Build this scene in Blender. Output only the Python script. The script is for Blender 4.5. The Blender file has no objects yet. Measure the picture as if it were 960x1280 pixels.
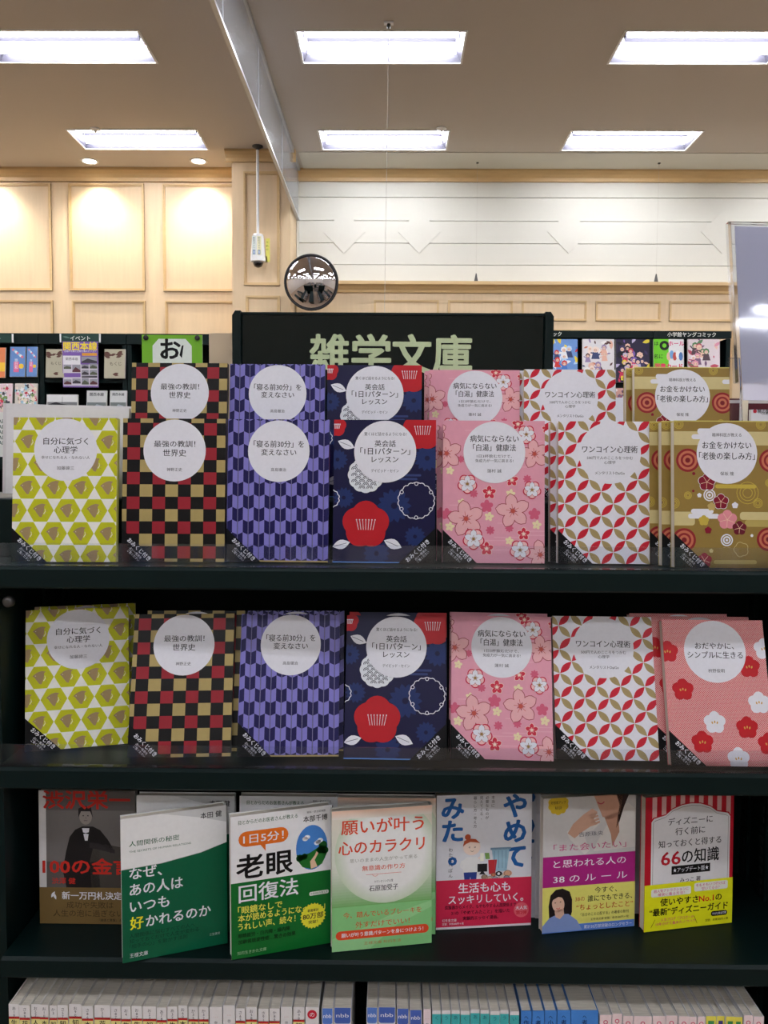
import bpy, math, random
from mathutils import Matrix, Vector
PI = math.pi
R_ = math.radians
SC = bpy.context.scene
COL = SC.collection
# ------------------------------------------------------------------ camera, world, exposure
F = 1035.0
camd = bpy.data.cameras.new('camera')
cam = bpy.data.objects.new('camera', camd)
COL.objects.link(cam)
camd.sensor_fit = 'VERTICAL'
camd.sensor_height = 36.0
camd.sensor_width = 27.0
camd.lens = F / 1280 * 36
camd.clip_start = 0.02
EYE = 1.5
CM = (Matrix.Rotation(0.0097, 4, 'Z') @ Matrix.Rotation(PI / 2 - math.atan(65 / F), 4, 'X') @ Matrix.Rotation(0.006, 4, 'Z'))
cam.matrix_world = Matrix.Translation((0, 0, EYE)) @ CM
SC.camera = cam
world = bpy.data.worlds.new('world')
SC.world = world
world.use_nodes = True
world.node_tree.nodes['Background'].inputs[0].default_value = (0.75, 0.72, 0.7, 1)
world.node_tree.nodes['Background'].inputs[1].default_value = 0.05
SC.view_settings.view_transform = 'Standard'
SC.view_settings.look = 'None'
SC.view_settings.gamma = 1
SC.view_settings.use_curve_mapping = False
SC.view_settings.exposure = 0.0
TUBE = 42.0      # brightness of the ceiling tubes


def at(px, py, D):
    d = CM.to_3x3() @ Vector(((px - 480) / F, (640 - py) / F, -1))
    d = d * (D / d.y)
    return Vector((d.x, d.y, d.z + EYE))


def onz(px, py, z):
    p = at(px, py, 1.0) - Vector((0, 0, EYE))
    p = p * ((z - EYE) / p.z)
    return Vector((p.x, p.y, z))


# ------------------------------------------------------------------ materials
def lin(c):
    c = c / 255.0
    return c / 12.92 if c <= 0.04045 else ((c + 0.055) / 1.055) ** 2.4


def rgb(r, g, b):
    return (lin(r), lin(g), lin(b), 1)


def material(name, col=(0.8, 0.8, 0.8, 1), rough=0.5, metal=0.0, var=0.06, scale=20.0, bump=0.0, spec=0.5, coat=0.0,
             attr=False, emit=None, estr=0.0, stretch=(1, 1, 1), col2=None):
    m = bpy.data.materials.new(name)
    m.use_nodes = True
    nt = m.node_tree
    N, L = nt.nodes, nt.links
    p = N['Principled BSDF']
    p.inputs['Roughness'].default_value = rough
    p.inputs['Metallic'].default_value = metal
    p.inputs['Specular IOR Level'].default_value = spec
    p.inputs['Coat Weight'].default_value = coat
    p.inputs['Coat Roughness'].default_value = 0.08
    tc = N.new('ShaderNodeTexCoord')
    mp = N.new('ShaderNodeMapping')
    mp.inputs['Scale'].default_value = stretch
    L.new(tc.outputs['Object'], mp.inputs[0])
    nz = N.new('ShaderNodeTexNoise')
    nz.inputs['Scale'].default_value = scale
    nz.inputs['Detail'].default_value = 3
    L.new(mp.outputs[0], nz.inputs['Vector'])
    if attr:
        at_ = N.new('ShaderNodeAttribute')
        at_.attribute_name = 'Col'
        src = at_.outputs['Color']
    else:
        r = N.new('ShaderNodeRGB')
        r.outputs[0].default_value = col
        src = r.outputs[0]
    if col2:
        mx0 = N.new('ShaderNodeMix')
        mx0.data_type = 'RGBA'
        L.new(nz.outputs[0], mx0.inputs[0])
        L.new(src, mx0.inputs[6])
        mx0.inputs[7].default_value = col2
        src = mx0.outputs[2]
    mr = N.new('ShaderNodeMapRange')
    mr.inputs['From Min'].default_value = 0.3
    mr.inputs['From Max'].default_value = 0.7
    mr.inputs['To Min'].default_value = 1 - var
    mr.inputs['To Max'].default_value = 1 + var
    L.new(nz.outputs[0], mr.inputs[0])
    mx = N.new('ShaderNodeVectorMath')
    mx.operation = 'SCALE'
    L.new(src, mx.inputs[0])
    L.new(mr.outputs[0], mx.inputs['Scale'])
    L.new(mx.outputs[0], p.inputs['Base Color'])
    if bump:
        b = N.new('ShaderNodeBump')
        b.inputs['Strength'].default_value = bump
        b.inputs['Distance'].default_value = 0.002
        L.new(nz.outputs[0], b.inputs['Height'])
        L.new(b.outputs[0], p.inputs['Normal'])
    if emit:
        p.inputs['Emission Color'].default_value = emit
        p.inputs['Emission Strength'].default_value = estr
    return m


def clear_mat(name, tint=(0.95, 0.97, 1, 1), gloss=0.1, haze=0.05, rough=0.03):
    m = bpy.data.materials.new(name)
    m.use_nodes = True
    nt = m.node_tree
    N, L = nt.nodes, nt.links
    N.remove(N['Principled BSDF'])
    out = N['Material Output']
    t = N.new('ShaderNodeBsdfTransparent')
    t.inputs[0].default_value = tint
    d = N.new('ShaderNodeBsdfDiffuse')
    d.inputs[0].default_value = (0.75, 0.76, 0.8, 1)
    g = N.new('ShaderNodeBsdfGlossy')
    g.inputs['Roughness'].default_value = rough
    m1 = N.new('ShaderNodeMixShader')
    m1.inputs[0].default_value = haze
    L.new(t.outputs[0], m1.inputs[1])
    L.new(d.outputs[0], m1.inputs[2])
    fr = N.new('ShaderNodeFresnel')
    fr.inputs[0].default_value = 1.45
    ma = N.new('ShaderNodeMath')
    ma.operation = 'MULTIPLY_ADD'
    ma.inputs[1].default_value = 1.0
    ma.inputs[2].default_value = gloss * 0.3
    L.new(fr.outputs[0], ma.inputs[0])
    m2 = N.new('ShaderNodeMixShader')
    L.new(ma.outputs[0], m2.inputs[0])
    L.new(m1.outputs[0], m2.inputs[1])
    L.new(g.outputs[0], m2.inputs[2])
    L.new(m2.outputs[0], out.inputs[0])
    return m


M = dict(
    print=material('printed_paper', rough=0.5, attr=True, var=0.02, scale=300, spec=0.15),
    gloss=material('laminated_cover', rough=0.3, attr=True, var=0.02, scale=200, spec=0.2),
    pages=material('page_edges', rgb(208, 200, 186), 0.85, var=0.16, scale=60, stretch=(1, 40, 0.2), bump=0.15),
    shelf=material('dark_green_metal', rgb(8, 25, 25), 0.42, var=0.06, scale=40, bump=0.03, spec=0.16),
    shelf2=material('dark_green_sheet', rgb(7, 19, 19), 0.55, var=0.08, scale=30, spec=0.15),
    slot=material('slot_black', rgb(5, 8, 8), 0.8),
    signface=material('sign_face_black', rgb(5, 17, 16), 0.08, var=0.1, scale=4, spec=0.22),
    lett=material('pale_green_letters', rgb(205, 218, 178), 0.5, var=0.02),
    ceil=material('ceiling_board', rgb(192, 184, 176), 0.9, var=0.03, scale=180, bump=0.25),
    floor=material('floor_vinyl', rgb(150, 130, 108), 0.4, var=0.12, scale=2.5, stretch=(1, 6, 1)),
    wood=material('maple_panel', rgb(214, 188, 152), 0.45, var=0.035, scale=5, stretch=(6, 6, 0.5), spec=0.35),
    wood2=material('maple_moulding', rgb(204, 172, 124), 0.4, var=0.05, scale=8, stretch=(0.6, 4, 4), spec=0.35),
    board=material('white_board', rgb(204, 202, 192), 0.6, var=0.015, scale=3),
    wall=material('plain_wall', rgb(215, 208, 195), 0.8, var=0.03, scale=3),
    white=material('white_enamel', rgb(235, 235, 235), 0.35, var=0.01),
    reflector=material('anodised_reflector', rgb(84, 82, 94), 0.4, 0.0, var=0.02),
    tube=material('tube_glow', rgb(255, 255, 255), 0.4, var=0.0, emit=(0.92, 0.945, 1.0, 1), estr=TUBE),
    cove=material('cove_tube_glow', rgb(255, 250, 240), 0.4, var=0.0, emit=(1.0, 0.93, 0.74, 1), estr=4.6),
    spot=material('downlight_glow', rgb(255, 250, 240), 0.4, var=0.0, emit=(1.0, 0.95, 0.82, 1), estr=14.0),
    alu=material('brushed_aluminium', rgb(190, 192, 198), 0.35, 0.85, var=0.04, scale=40),
    steel=material('dull_steel', rgb(84, 84, 84), 0.4, 0.8, var=0.05),
    mirror=material('convex_mirror_face', rgb(215, 212, 218), 0.03, 1.0, var=0.0),
    rubber=material('black_rubber', rgb(28, 26, 28), 0.6),
    dome=material('smoked_dome', rgb(12, 8, 8), 0.08, coat=0.5),
    wire=material('nylon_wire', rgb(180, 174, 164), 0.5),
    smoke=clear_mat('smoke_curtain_glass', (0.76, 0.79, 0.86, 1), 0.3, 0.36, 0.12),
    acrylic=clear_mat('clear_acrylic', (0.95, 0.96, 0.98, 1), 0.0, 0.008, 0.05),
    film=clear_mat('clear_film', (0.97, 0.98, 0.99, 1), 0.1, 0.03),
)


# ------------------------------------------------------------------ mesh helpers
class MB:
    def __init__(s):
        s.v, s.f = [], []

    def box(s, x0, x1, y0, y1, z0, z1):
        n = len(s.v)
        s.v += [(x0, y0, z0), (x1, y0, z0), (x1, y1, z0), (x0, y1, z0), (x0, y0, z1), (x1, y0, z1), (x1, y1, z1), (x0, y1, z1)]
        s.f += [tuple(n + i for i in q) for q in ((0, 3, 2, 1), (4, 5, 6, 7), (0, 1, 5, 4), (1, 2, 6, 5), (2, 3, 7, 6), (3, 0, 4, 7))]
        return s

    def prism(s, pts, a0, a1, axis='y'):
        """extrude a 2-D outline; axis y: pts are (x,z); axis x: pts are (y,z); axis z: pts are (x,y)"""
        n = len(s.v)
        k = len(pts)
        for a in (a0, a1):
            for p, q in pts:
                s.v.append((p, a, q) if axis == 'y' else (a, p, q) if axis == 'x' else (p, q, a))
        s.f.append(tuple(n + i for i in range(k)))
        s.f.append(tuple(n + k + i for i in reversed(range(k))))
        for i in range(k):
            j = (i + 1) % k
            s.f.append((n + j, n + i, n + k + i, n + k + j))
        return s

    def lathe(s, prof, c=(0, 0, 0), seg=24, axis='z'):
        """profile of (r, h)"""
        n = len(s.v)
        for r, h in prof:
            for i in range(seg):
                a = 2 * PI * i / seg
                u, w = r * math.cos(a), r * math.sin(a)
                p = (u, w, h) if axis == 'z' else (u, h, w) if axis == 'y' else (h, u, w)
                s.v.append((p[0] + c[0], p[1] + c[1], p[2] + c[2]))
        for j in range(len(prof) - 1):
            for i in range(seg):
                k = (i + 1) % seg
                s.f.append((n + j * seg + i, n + j * seg + k, n + (j + 1) * seg + k, n + (j + 1) * seg + i))
        s.f.append(tuple(n + i for i in reversed(range(seg))))
        m = n + (len(prof) - 1) * seg
        s.f.append(tuple(m + i for i in range(seg)))
        return s

    def tube(s, p, q, r, seg=8):
        p, q = Vector(p), Vector(q)
        d = (q - p).normalized()
        a = d.orthogonal().normalized()
        b = d.cross(a)
        n = len(s.v)
        for c in (p, q):
            for i in range(seg):
                t = 2 * PI * i / seg
                s.v.append(tuple(c + a * (r * math.cos(t)) + b * (r * math.sin(t))))
        for i in range(seg):
            j = (i + 1) % seg
            s.f.append((n + i, n + j, n + seg + j, n + seg + i))
        s.f.append(tuple(n + i for i in reversed(range(seg))))
        s.f.append(tuple(n + seg + i for i in range(seg)))
        return s

    def mesh(s, name, mat, smooth=False):
        me = bpy.data.meshes.new(name)
        me.from_pydata(s.v, [], s.f)
        me.materials.append(mat)
        if smooth:
            me.polygons.foreach_set('use_smooth', [True] * len(me.polygons))
        me.update()
        return me

    def build(s, name, mat, parent=None, smooth=False, bevel=0.0):
        o = bpy.data.objects.new(name, s.mesh(name, mat, smooth))
        COL.objects.link(o)
        if parent:
            o.parent = parent
        if bevel:
            b = o.modifiers.new('bevel', 'BEVEL')
            b.width = bevel
            b.segments = 2
            b.limit_method = 'ANGLE'
        return o


def bx(*a):
    return MB().box(*a)


def empty(name, loc=(0, 0, 0), rot=(0, 0, 0)):
    o = bpy.data.objects.new(name, None)
    o.empty_display_size = 0.02
    o.location = loc
    o.rotation_euler = rot
    COL.objects.link(o)
    return o


def tag(o, label, cat, group=None, kind=None):
    o['label'] = label
    o['category'] = cat
    if group:
        o['group'] = group
    if kind:
        o['kind'] = kind
    return o


def struct(o):
    o['kind'] = 'structure'
    return o


def copy_tree(o, parent=None):
    c = o.copy()
    COL.objects.link(c)
    if parent:
        c.parent = parent
    for ch in o.children:
        copy_tree(ch, c)
    return c


# ------------------------------------------------------------------ flat print
TXT = {}


def text_mesh(s, bold):
    k = s
    if k in TXT:
        return TXT[k]
    cu = bpy.data.curves.new('print', 'FONT')
    cu.body = s
    cu.resolution_u = 2
    ob = bpy.data.objects.new('print', cu)
    COL.objects.link(ob)
    bpy.context.view_layer.update()
    me = ob.evaluated_get(bpy.context.evaluated_depsgraph_get()).to_mesh()
    vs = [(v.co.x, v.co.y) for v in me.vertices]
    fs = [tuple(p.vertices) for p in me.polygons]
    bpy.data.objects.remove(ob)
    bpy.data.curves.remove(cu)
    x0, x1 = (min(v[0] for v in vs), max(v[0] for v in vs)) if vs else (0, 1)
    TXT[k] = (vs, fs, x0, x1)
    return TXT[k]


def clip_poly(pts, W, H, x0=0.0, y0=0.0):
    for ax, lim, sg in ((0, x0, 1), (0, W, -1), (1, y0, 1), (1, H, -1)):
        out = []
        n = len(pts)
        for i in range(n):
            a, b = pts[i], pts[(i + 1) % n]
            ia, ib = sg * (a[ax] - lim) >= 0, sg * (b[ax] - lim) >= 0
            if ia:
                out.append(a)
            if ia != ib:
                t = (lim - a[ax]) / (b[ax] - a[ax])
                out.append((a[0] + t * (b[0] - a[0]), a[1] + t * (b[1] - a[1])))
        pts = out
        if len(pts) < 3:
            return []
    return pts


class Art:
    """flat print in millimetres, (0,0) at the lower left of a W x H sheet"""
    def __init__(s, W, H, eps=0.02, x0=0.0, y0=0.0):
        s.W, s.H, s.eps, s.z, s.x0, s.y0 = W, H, eps, 1, x0, y0
        s.v, s.f, s.c = [], [], []

    def up(s):
        s.z += 1
        return s

    def poly(s, pts, c):
        if not all(s.x0 <= p[0] <= s.W and s.y0 <= p[1] <= s.H for p in pts):
            pts = clip_poly(pts, s.W, s.H, s.x0, s.y0)
        if len(pts) < 3:
            return
        ar = sum(pts[i][0] * pts[(i + 1) % len(pts)][1] - pts[(i + 1) % len(pts)][0] * pts[i][1] for i in range(len(pts)))
        if ar < 0:
            pts = pts[::-1]
        n = len(s.v)
        s.v += [(p[0], p[1], s.z * s.eps) for p in pts]
        s.f.append(tuple(range(n, n + len(pts))))
        s.c.append(c)

    def rect(s, x0, y0, x1, y1, c):
        s.poly([(x0, y0), (x1, y0), (x1, y1), (x0, y1)], c)

    def rrect(s, x0, y0, x1, y1, r, c):
        pts = []
        for cx, cy, a in ((x1 - r, y0 + r, -90), (x1 - r, y1 - r, 0), (x0 + r, y1 - r, 90), (x0 + r, y0 + r, 180)):
            pts += [(cx + r * math.cos(R_(a + t)), cy + r * math.sin(R_(a + t))) for t in (0, 22, 45, 67, 90)]
        s.poly(pts, c)

    def disc(s, x, y, r, c, ry=None, n=28, rot=0.0):
        ry = ry or r
        ca, sa = math.cos(R_(rot)), math.sin(R_(rot))
        s.poly([(x + r * math.cos(2 * PI * i / n) * ca - ry * math.sin(2 * PI * i / n) * sa,
                 y + r * math.cos(2 * PI * i / n) * sa + ry * math.sin(2 * PI * i / n) * ca) for i in range(n)], c)

    def ring(s, x, y, r, w, c, n=28, a0=0, a1=360, wav=0, k=0):
        def P(t, q):
            rr = q + wav * abs(math.sin(k * R_(t)))
            return (x + rr * math.cos(R_(t)), y + rr * math.sin(R_(t)))
        for i in range(n):
            t0, t1 = a0 + (a1 - a0) * i / n, a0 + (a1 - a0) * (i + 1) / n
            s.poly([P(t0, r - w), P(t0, r), P(t1, r), P(t1, r - w)], c)

    def line(s, x0, y0, x1, y1, w, c):
        dx, dy = x1 - x0, y1 - y0
        l = math.hypot(dx, dy) or 1
        nx, ny = -dy / l * w / 2, dx / l * w / 2
        s.poly([(x0 + nx, y0 + ny), (x1 + nx, y1 + ny), (x1 - nx, y1 - ny), (x0 - nx, y0 - ny)], c)

    def lens(s, x, y, L, w, ang, c, n=6, tip=1.0):
        pts = []
        for sg in (1, -1):
            for i in range(n):
                t = i / n
                u = (t - 0.5) * L * sg
                pts.append((u, sg * w * math.sin(PI * t) ** tip))
        ca, sa = math.cos(R_(ang)), math.sin(R_(ang))
        s.poly([(x + a * ca - b * sa, y + a * sa + b * ca) for a, b in pts], c)

    def flower(s, x, y, r, c, n=5, rot=90, depth=0.25, pw=1.0, m=8):
        pts = []
        for i in range(n * m):
            t = 2 * PI * i / (n * m)
            rr = r * (1 - depth + depth * abs(math.cos(n * t / 2)) ** pw)
            pts.append((x + rr * math.cos(t + R_(rot)), y + rr * math.sin(t + R_(rot))))
        s.poly(pts, c)

    def text(s, t, x, y, size, c, w=None, al='c', bold=0, rot=0.0, shear=0.0):
        """y is the middle of the line; w stretches the line to a width"""
        vs, fs, x0, x1 = text_mesh(t, 0)
        if bold:       # heavier strokes: the same glyphs struck again a little to each side
            d = size * (0.007 + 0.0065 * bold)
            ds = ((d, 0), (-d, 0)) if bold < 1 else ((d, d * .6), (-d, -d * .6), (d, -d * .6), (-d, d * .6))
            if bold >= 2:
                ds += ((d, 0), (-d, 0), (0, d), (0, -d))
            for dx, dy in ds:
                s.text(t, x + dx, y + dy, size, c, w, al, 0, rot, shear)
                s.z -= .93
            s.z += len(ds) * 0.0
        sx = sy = size
        if w:
            sx = w / (x1 - x0)
        off = {'c': (x0 + x1) / 2, 'l': x0, 'r': x1}[al]
        ca, sa = math.cos(R_(rot)), math.sin(R_(rot))
        P = []
        for a, b in vs:
            u = (a - off) * sx
            v = (b - 0.385) * sy + shear * u
            P.append((x + u * ca - v * sa, y + u * sa + v * ca))
        s.up()
        if all(s.x0 <= p[0] <= s.W and s.y0 <= p[1] <= s.H for p in P):
            n = len(s.v)
            s.v += [(p[0], p[1], s.z * s.eps) for p in P]
            s.f += [tuple(n + i for i in f) for f in fs]
            s.c += [c] * len(fs)
        else:
            for f in fs:
                s.poly([P[i] for i in f], c)

    def vtext(s, t, x, y, size, c, step=None, bold=0):
        for i, ch in enumerate(t):
            if ch == 'ー':
                s.text('|', x, y - i * (step or size), size * 0.9, c, bold=bold)
            else:
                s.text(ch, x, y - i * (step or size), size, c, bold=bold)
            s.z -= 1
        s.up()

    def mesh(s, name, mat, y=0.0, extra=None, flip=False):
        """sheet facing -y at plane y; extra = (verts, faces, colours) of the body carrying the print"""
        me = bpy.data.meshes.new(name)
        V = [((a - s.W / 2) / 1000, y - c / 1000, b / 1000) for a, b, c in s.v]
        Fs, C = list(s.f), list(s.c)
        if extra:
            n = len(V)
            V += extra[0]
            Fs += [tuple(i + n for i in f) for f in extra[1]]
            C += extra[2]
        me.from_pydata(V, [], Fs)
        ca = me.color_attributes.new('Col', 'FLOAT_COLOR', 'CORNER')
        flat = []
        for f, c in zip(Fs, C):
            flat += list(c) * len(f)
        ca.data.foreach_set('color', flat)
        me.materials.append(mat)
        me.update()
        return me

    def build(s, name, mat, parent, y=0.0, extra=None):
        o = bpy.data.objects.new(name, s.mesh(name, mat, y, extra))
        COL.objects.link(o)
        if parent:
            o.parent = parent
        return o


def boxdata(x0, x1, y0, y1, z0, z1, c):
    b = bx(x0, x1, y0, y1, z0, z1)
    return b.v, b.f, [c] * 6


WHITE = rgb(228, 228, 236)
INK = rgb(30, 28, 36)
BLACK = rgb(9, 9, 12)
GREY = rgb(110, 108, 115)
CREAM = rgb(226, 220, 200)
RED = rgb(186, 34, 46)


# ------------------------------------------------------------------ cover designs
BW, BH = 107.0, 150.0


def cover_A(a):
    g, br = rgb(190, 192, 30), rgb(158, 134, 98)
    a.rect(0, 0, BW, BH, rgb(235, 234, 228))
    h = 13.8
    p = h * math.sqrt(3)
    for lay in (0, 1, 2):
        a.up()
        for r in range(-1, 8):
            for i in range(-1, 6):
                x = 29 + i * 2 * h + (h if r % 2 else 0) - 4 * h * (1 if False else 0)
                x = x - 2 * h
                y = 5.5 + r * p
                if lay == 0:
                    a.poly([(x + h * 0.985 * math.cos(R_(60 * k)), y + h * 0.985 * math.sin(R_(60 * k))) for k in range(6)], g)
                elif lay == 1:
                    a.poly([(x + u, y + v) for u, v in ((-8, 1.7), (-6.7, 3), (-4.7, 4.7), (-2.3, 6), (1.3, 7), (5.4, 6.2), (3.7, 4.4), (3.7, 2), (3.4, -.7), (2.4, -4), (1, -7.4), (-1, -6.7), (-4, -2.7), (-6, .3))], br)
                    a.disc(x - 5, y + 1.9, .6, CREAM, n=6)
                else:
                    a.line(x + 4.4, y + 1.8, x + 5, y - 1.2, .5, CREAM)
                    a.line(x + 5.2, y - .6, x + 3.2, y - 3.8, .8, CREAM)
                    a.line(x + 6, y - .5, x + 7.2, y - .9, .5, br)
                    a.line(x + 5.4, y - 3.4, x + 6.6, y - 4.4, .5, br)


def cover_B(a):
    a.rect(0, 0, BW, BH, rgb(9, 8, 11))
    a.up()
    for r in range(-1, 7):
        for i in range(-1, 5):
            x, y = 4.8 + 26.6 * i, 3.5 + 25.8 * r
            a.rect(x, y, x + 13.2, y + 12.8, rgb(152, 34, 48))
            x, y = x + 13.3, y + 12.9
            a.rect(x, y, x + 13.2, y + 12.8, rgb(176, 156, 100))


def cover_C(a):
    lt, dk = rgb(130, 124, 200), rgb(24, 20, 78)
    a.rect(0, 0, BW, BH, rgb(110, 106, 180))
    a.up()
    w, hh, sl = 11.3, 13.3, 2.3
    for h in range(0, 20):
        u = h // 2
        x0 = u * w + (h % 2) * w / 2
        xa, xb = (x0 + .55, x0 + w / 2) if h % 2 == 0 else (x0, x0 + w / 2 - .55)
        ya, yb = (0, sl) if h % 2 == 0 else (sl, 0)
        for r in range(-2, 12):
            y = r * hh + 2
            c = (dk, lt)[(((h + 1) // 2) + r) % 2]
            a.poly([(xa, y + ya), (xb, y + yb), (xb, y + yb + hh), (xa, y + ya + hh)], c)
    a.up()
    for u in range(1, 10):
        a.rect(u * w - .5, 0, u * w + .5, BH, dk)
    a.up()
    for u in range(1, 10):
        a.rect(u * w - .22, 0, u * w + .22, BH, rgb(140, 136, 170))
    a.up()
    a.rect(0, 0, BW, 1.6, rgb(190, 170, 110))


def camellia(a, x, y, r, c=None):
    a.flower(x, y, r, c or rgb(186, 26, 38), depth=.13, rot=90)
    a.up()
    for i in range(-3, 4):
        a.line(x + i * r * .1, y - r * .22, x + i * r * .13, y + r * .2, .5, WHITE)
        a.disc(x + i * r * .13, y + r * .2, .7, WHITE, n=6)


def leaf(a, x, y, L, ang):
    a.lens(x, y, L, L * .26, ang, WHITE)
    a.up()
    a.line(x - L * .4 * math.cos(R_(ang)), y - L * .4 * math.sin(R_(ang)), x + L * .3 * math.cos(R_(ang)), y + L * .3 * math.sin(R_(ang)), .5, rgb(60, 50, 80))


def cover_D(a):
    bg, bl = rgb(18, 17, 60), rgb(28, 46, 98)
    a.rect(0, 0, BW, BH, bg)
    a.up()
    for x, y, r in ((64, 60, 18), (98, 110, 14), (11, 68, 11), (86, 28, 11), (4, 108, 11), (46, 10, 14)):
        for k in range(14):
            t = 360 / 14 * k
            a.lens(x + r * .58 * math.cos(R_(t)), y + r * .58 * math.sin(R_(t)), r * .85, r * .19, t, bl, tip=.7)
            a.z += .01
        a.disc(x, y, r * .18, bg, n=10)
        a.z += .2
    for x0, x1, y in ((70, 92, 92), (66, 88, 88)):
        a.rrect(x0, y - 1.2, x1, y + 1.2, 1.2, rgb(48, 62, 112))
    a.up()
    camellia(a, 93, 139, 21)
    camellia(a, 2, 143, 11)
    leaf(a, 13, 124, 19, -22)
    a.up()
    # fish-scale waves in a disc
    cx, cy, r = 34, 92, 19
    a.flower(cx, cy, r, rgb(226, 230, 236), n=12, depth=.05)
    for j in range(10):
        a.up()
        y = cy + r - 3.6 - j * 3.3
        for i in range(-4, 5):
            x = cx + i * 8 + (4 if j % 2 else 0)
            if math.hypot(x - cx, y + 1.5 - cy) > r - 3.4:
                continue
            for q, cc in ((4.0, rgb(226, 230, 236)), (3.4, bg), (2.7, rgb(226, 230, 236)), (2.0, bg), (1.3, rgb(226, 230, 236))):
                a.z += .12
                a.poly([(x + q * math.cos(R_(t)), y + q * math.sin(R_(t))) for t in range(0, 181, 30)], cc)
    a.up()
    a.ring(87, 65.5, 18.5, .9, WHITE, n=60, wav=1.3, k=9)
    for k in range(6):
        t = R_(60 * k + 30)
        a.ring(87 + 17.6 * math.cos(t), 65.5 + 17.6 * math.sin(t), 2.1, .7, WHITE, n=10)
    a.ring(-3, 67, 9, .9, WHITE, n=40, wav=1.2, k=6)
    a.up()
    camellia(a, 34.5, 40, 25)
    leaf(a, 9, 19, 19, 15)
    leaf(a, 63, 20, 20, -22)
    a.up()
    a.rect(0, 0, BW, 1.3, rgb(90, 140, 210))


def sakura(a, x, y, r, fill, edge=None, rot=90, core=None, ew=.7, pet=.34):
    for k in range(5):
        t = rot + 72 * k
        px, py = x + r * .56 * math.cos(R_(t)), y + r * .56 * math.sin(R_(t))
        if edge:
            a.lens(px, py, r * .98, r * pet + ew * .6, t, edge, tip=.55)
            a.z += .05
    a.z += .1
    for k in range(5):
        t = rot + 72 * k
        px, py = x + r * .56 * math.cos(R_(t)), y + r * .56 * math.sin(R_(t))
        a.lens(px, py, r * .98 - (2 * ew if edge else 0), r * pet - (ew * .4 if edge else 0), t, fill, tip=.6)
        a.z += .05
    a.z += .1
    if core:
        for k in range(5):
            t = R_(rot + 72 * k)
            a.line(x, y, x + r * .4 * math.cos(t), y + r * .4 * math.sin(t), .5, core)
        a.z += .1
        a.disc(x, y, r * .11 + .4, core, n=8)


def cover_E(a):
    pk = rgb(226, 158, 176)
    a.rect(0, 0, BW, BH, pk)
    a.up()
    rnd = random.Random(4)
    for i in range(16):
        x, y = rnd.uniform(0, BW), rnd.uniform(0, BH)
        a.rrect(x, y, x + 26, y + 1.0, .5, rgb(232, 172, 188))
    a.up()
    U = lambda x, y: ((x - 45) / 4.0, (908 - y) / 4.15)
    for x, y, r in ((240, 705, 20), (330, 605, 20), (125, 645, 18), (75, 750, 20), (75, 505, 18), (440, 740, 20), (325, 810, 18), (150, 430, 16), (250, 545, 14)):
        sakura(a, *U(x, y), r / 4.0, rgb(236, 222, 176), rot=80)
        a.z += .1
    a.up()
    for x, y, r in ((230, 660, 28), (430, 693, 26), (175, 605, 18), (245, 765, 19), (62, 695, 25), (400, 540, 18), (325, 755, 18), (290, 460, 15), (120, 455, 16)):
        a.flower(*U(x, y), r / 4.0, rgb(212, 96, 124), depth=.35, n=8 if r < 20 else 5)
    a.up()
    for x, y, r in ((60, 430, 66), (143, 715, 76), (340, 680, 72), (430, 430, 62), (455, 870, 62), (20, 330, 40)):
        sakura(a, *U(x, y), r / 4.0, rgb(232, 176, 180), edge=rgb(160, 62, 70), rot=100, core=rgb(196, 84, 70))
        a.z += .3
    a.up()
    for x, y, r in ((240, 600, 30), (335, 545, 28), (385, 780, 28), (230, 845, 30), (360, 300, 26), (480, 320, 20)):
        sakura(a, *U(x, y), r / 4.0, rgb(206, 48, 72), edge=rgb(240, 210, 200), core=rgb(240, 220, 200), ew=.5)
        a.z += .1
    a.up()
    for x, y, r in ((148, 563, 41), (420, 587, 38), (175, 803, 45), (370, 850, 43), (395, 345, 40), (10, 380, 30)):
        u, v = U(x, y)
        a.flower(u, v, r / 4.0 * 1.05, rgb(200, 40, 70), depth=.22, rot=126)
        a.z += .1
        a.flower(u, v, r / 4.0 * .93, rgb(236, 190, 190), depth=.22, rot=126)
        a.z += .1
        sakura(a, u, v, r / 4.0 * .86, WHITE, edge=rgb(170, 70, 80), core=rgb(150, 120, 60), ew=.4)
        a.z += .2


def cover_F(a):
    a.rect(0, 0, BW, BH, WHITE)
    a.up()
    d = 12.75
    for i in range(-1, 10):
        for j in range(-1, 13):
            if (i + j) % 2:
                continue
            x, y = 19.5 + (i - 2) * d, 63 + (j - 5) * d
            for mx, my, ang, c in ((x + d / 2, y + d / 2, 45, rgb(200, 30, 52)), (x + d / 2, y - d / 2, -45, rgb(166, 146, 100))):
                if math.hypot(mx - 54, my - 117) < 29:
                    continue
                a.lens(mx, my, d * 1.38, 3.5, ang, c)


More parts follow.
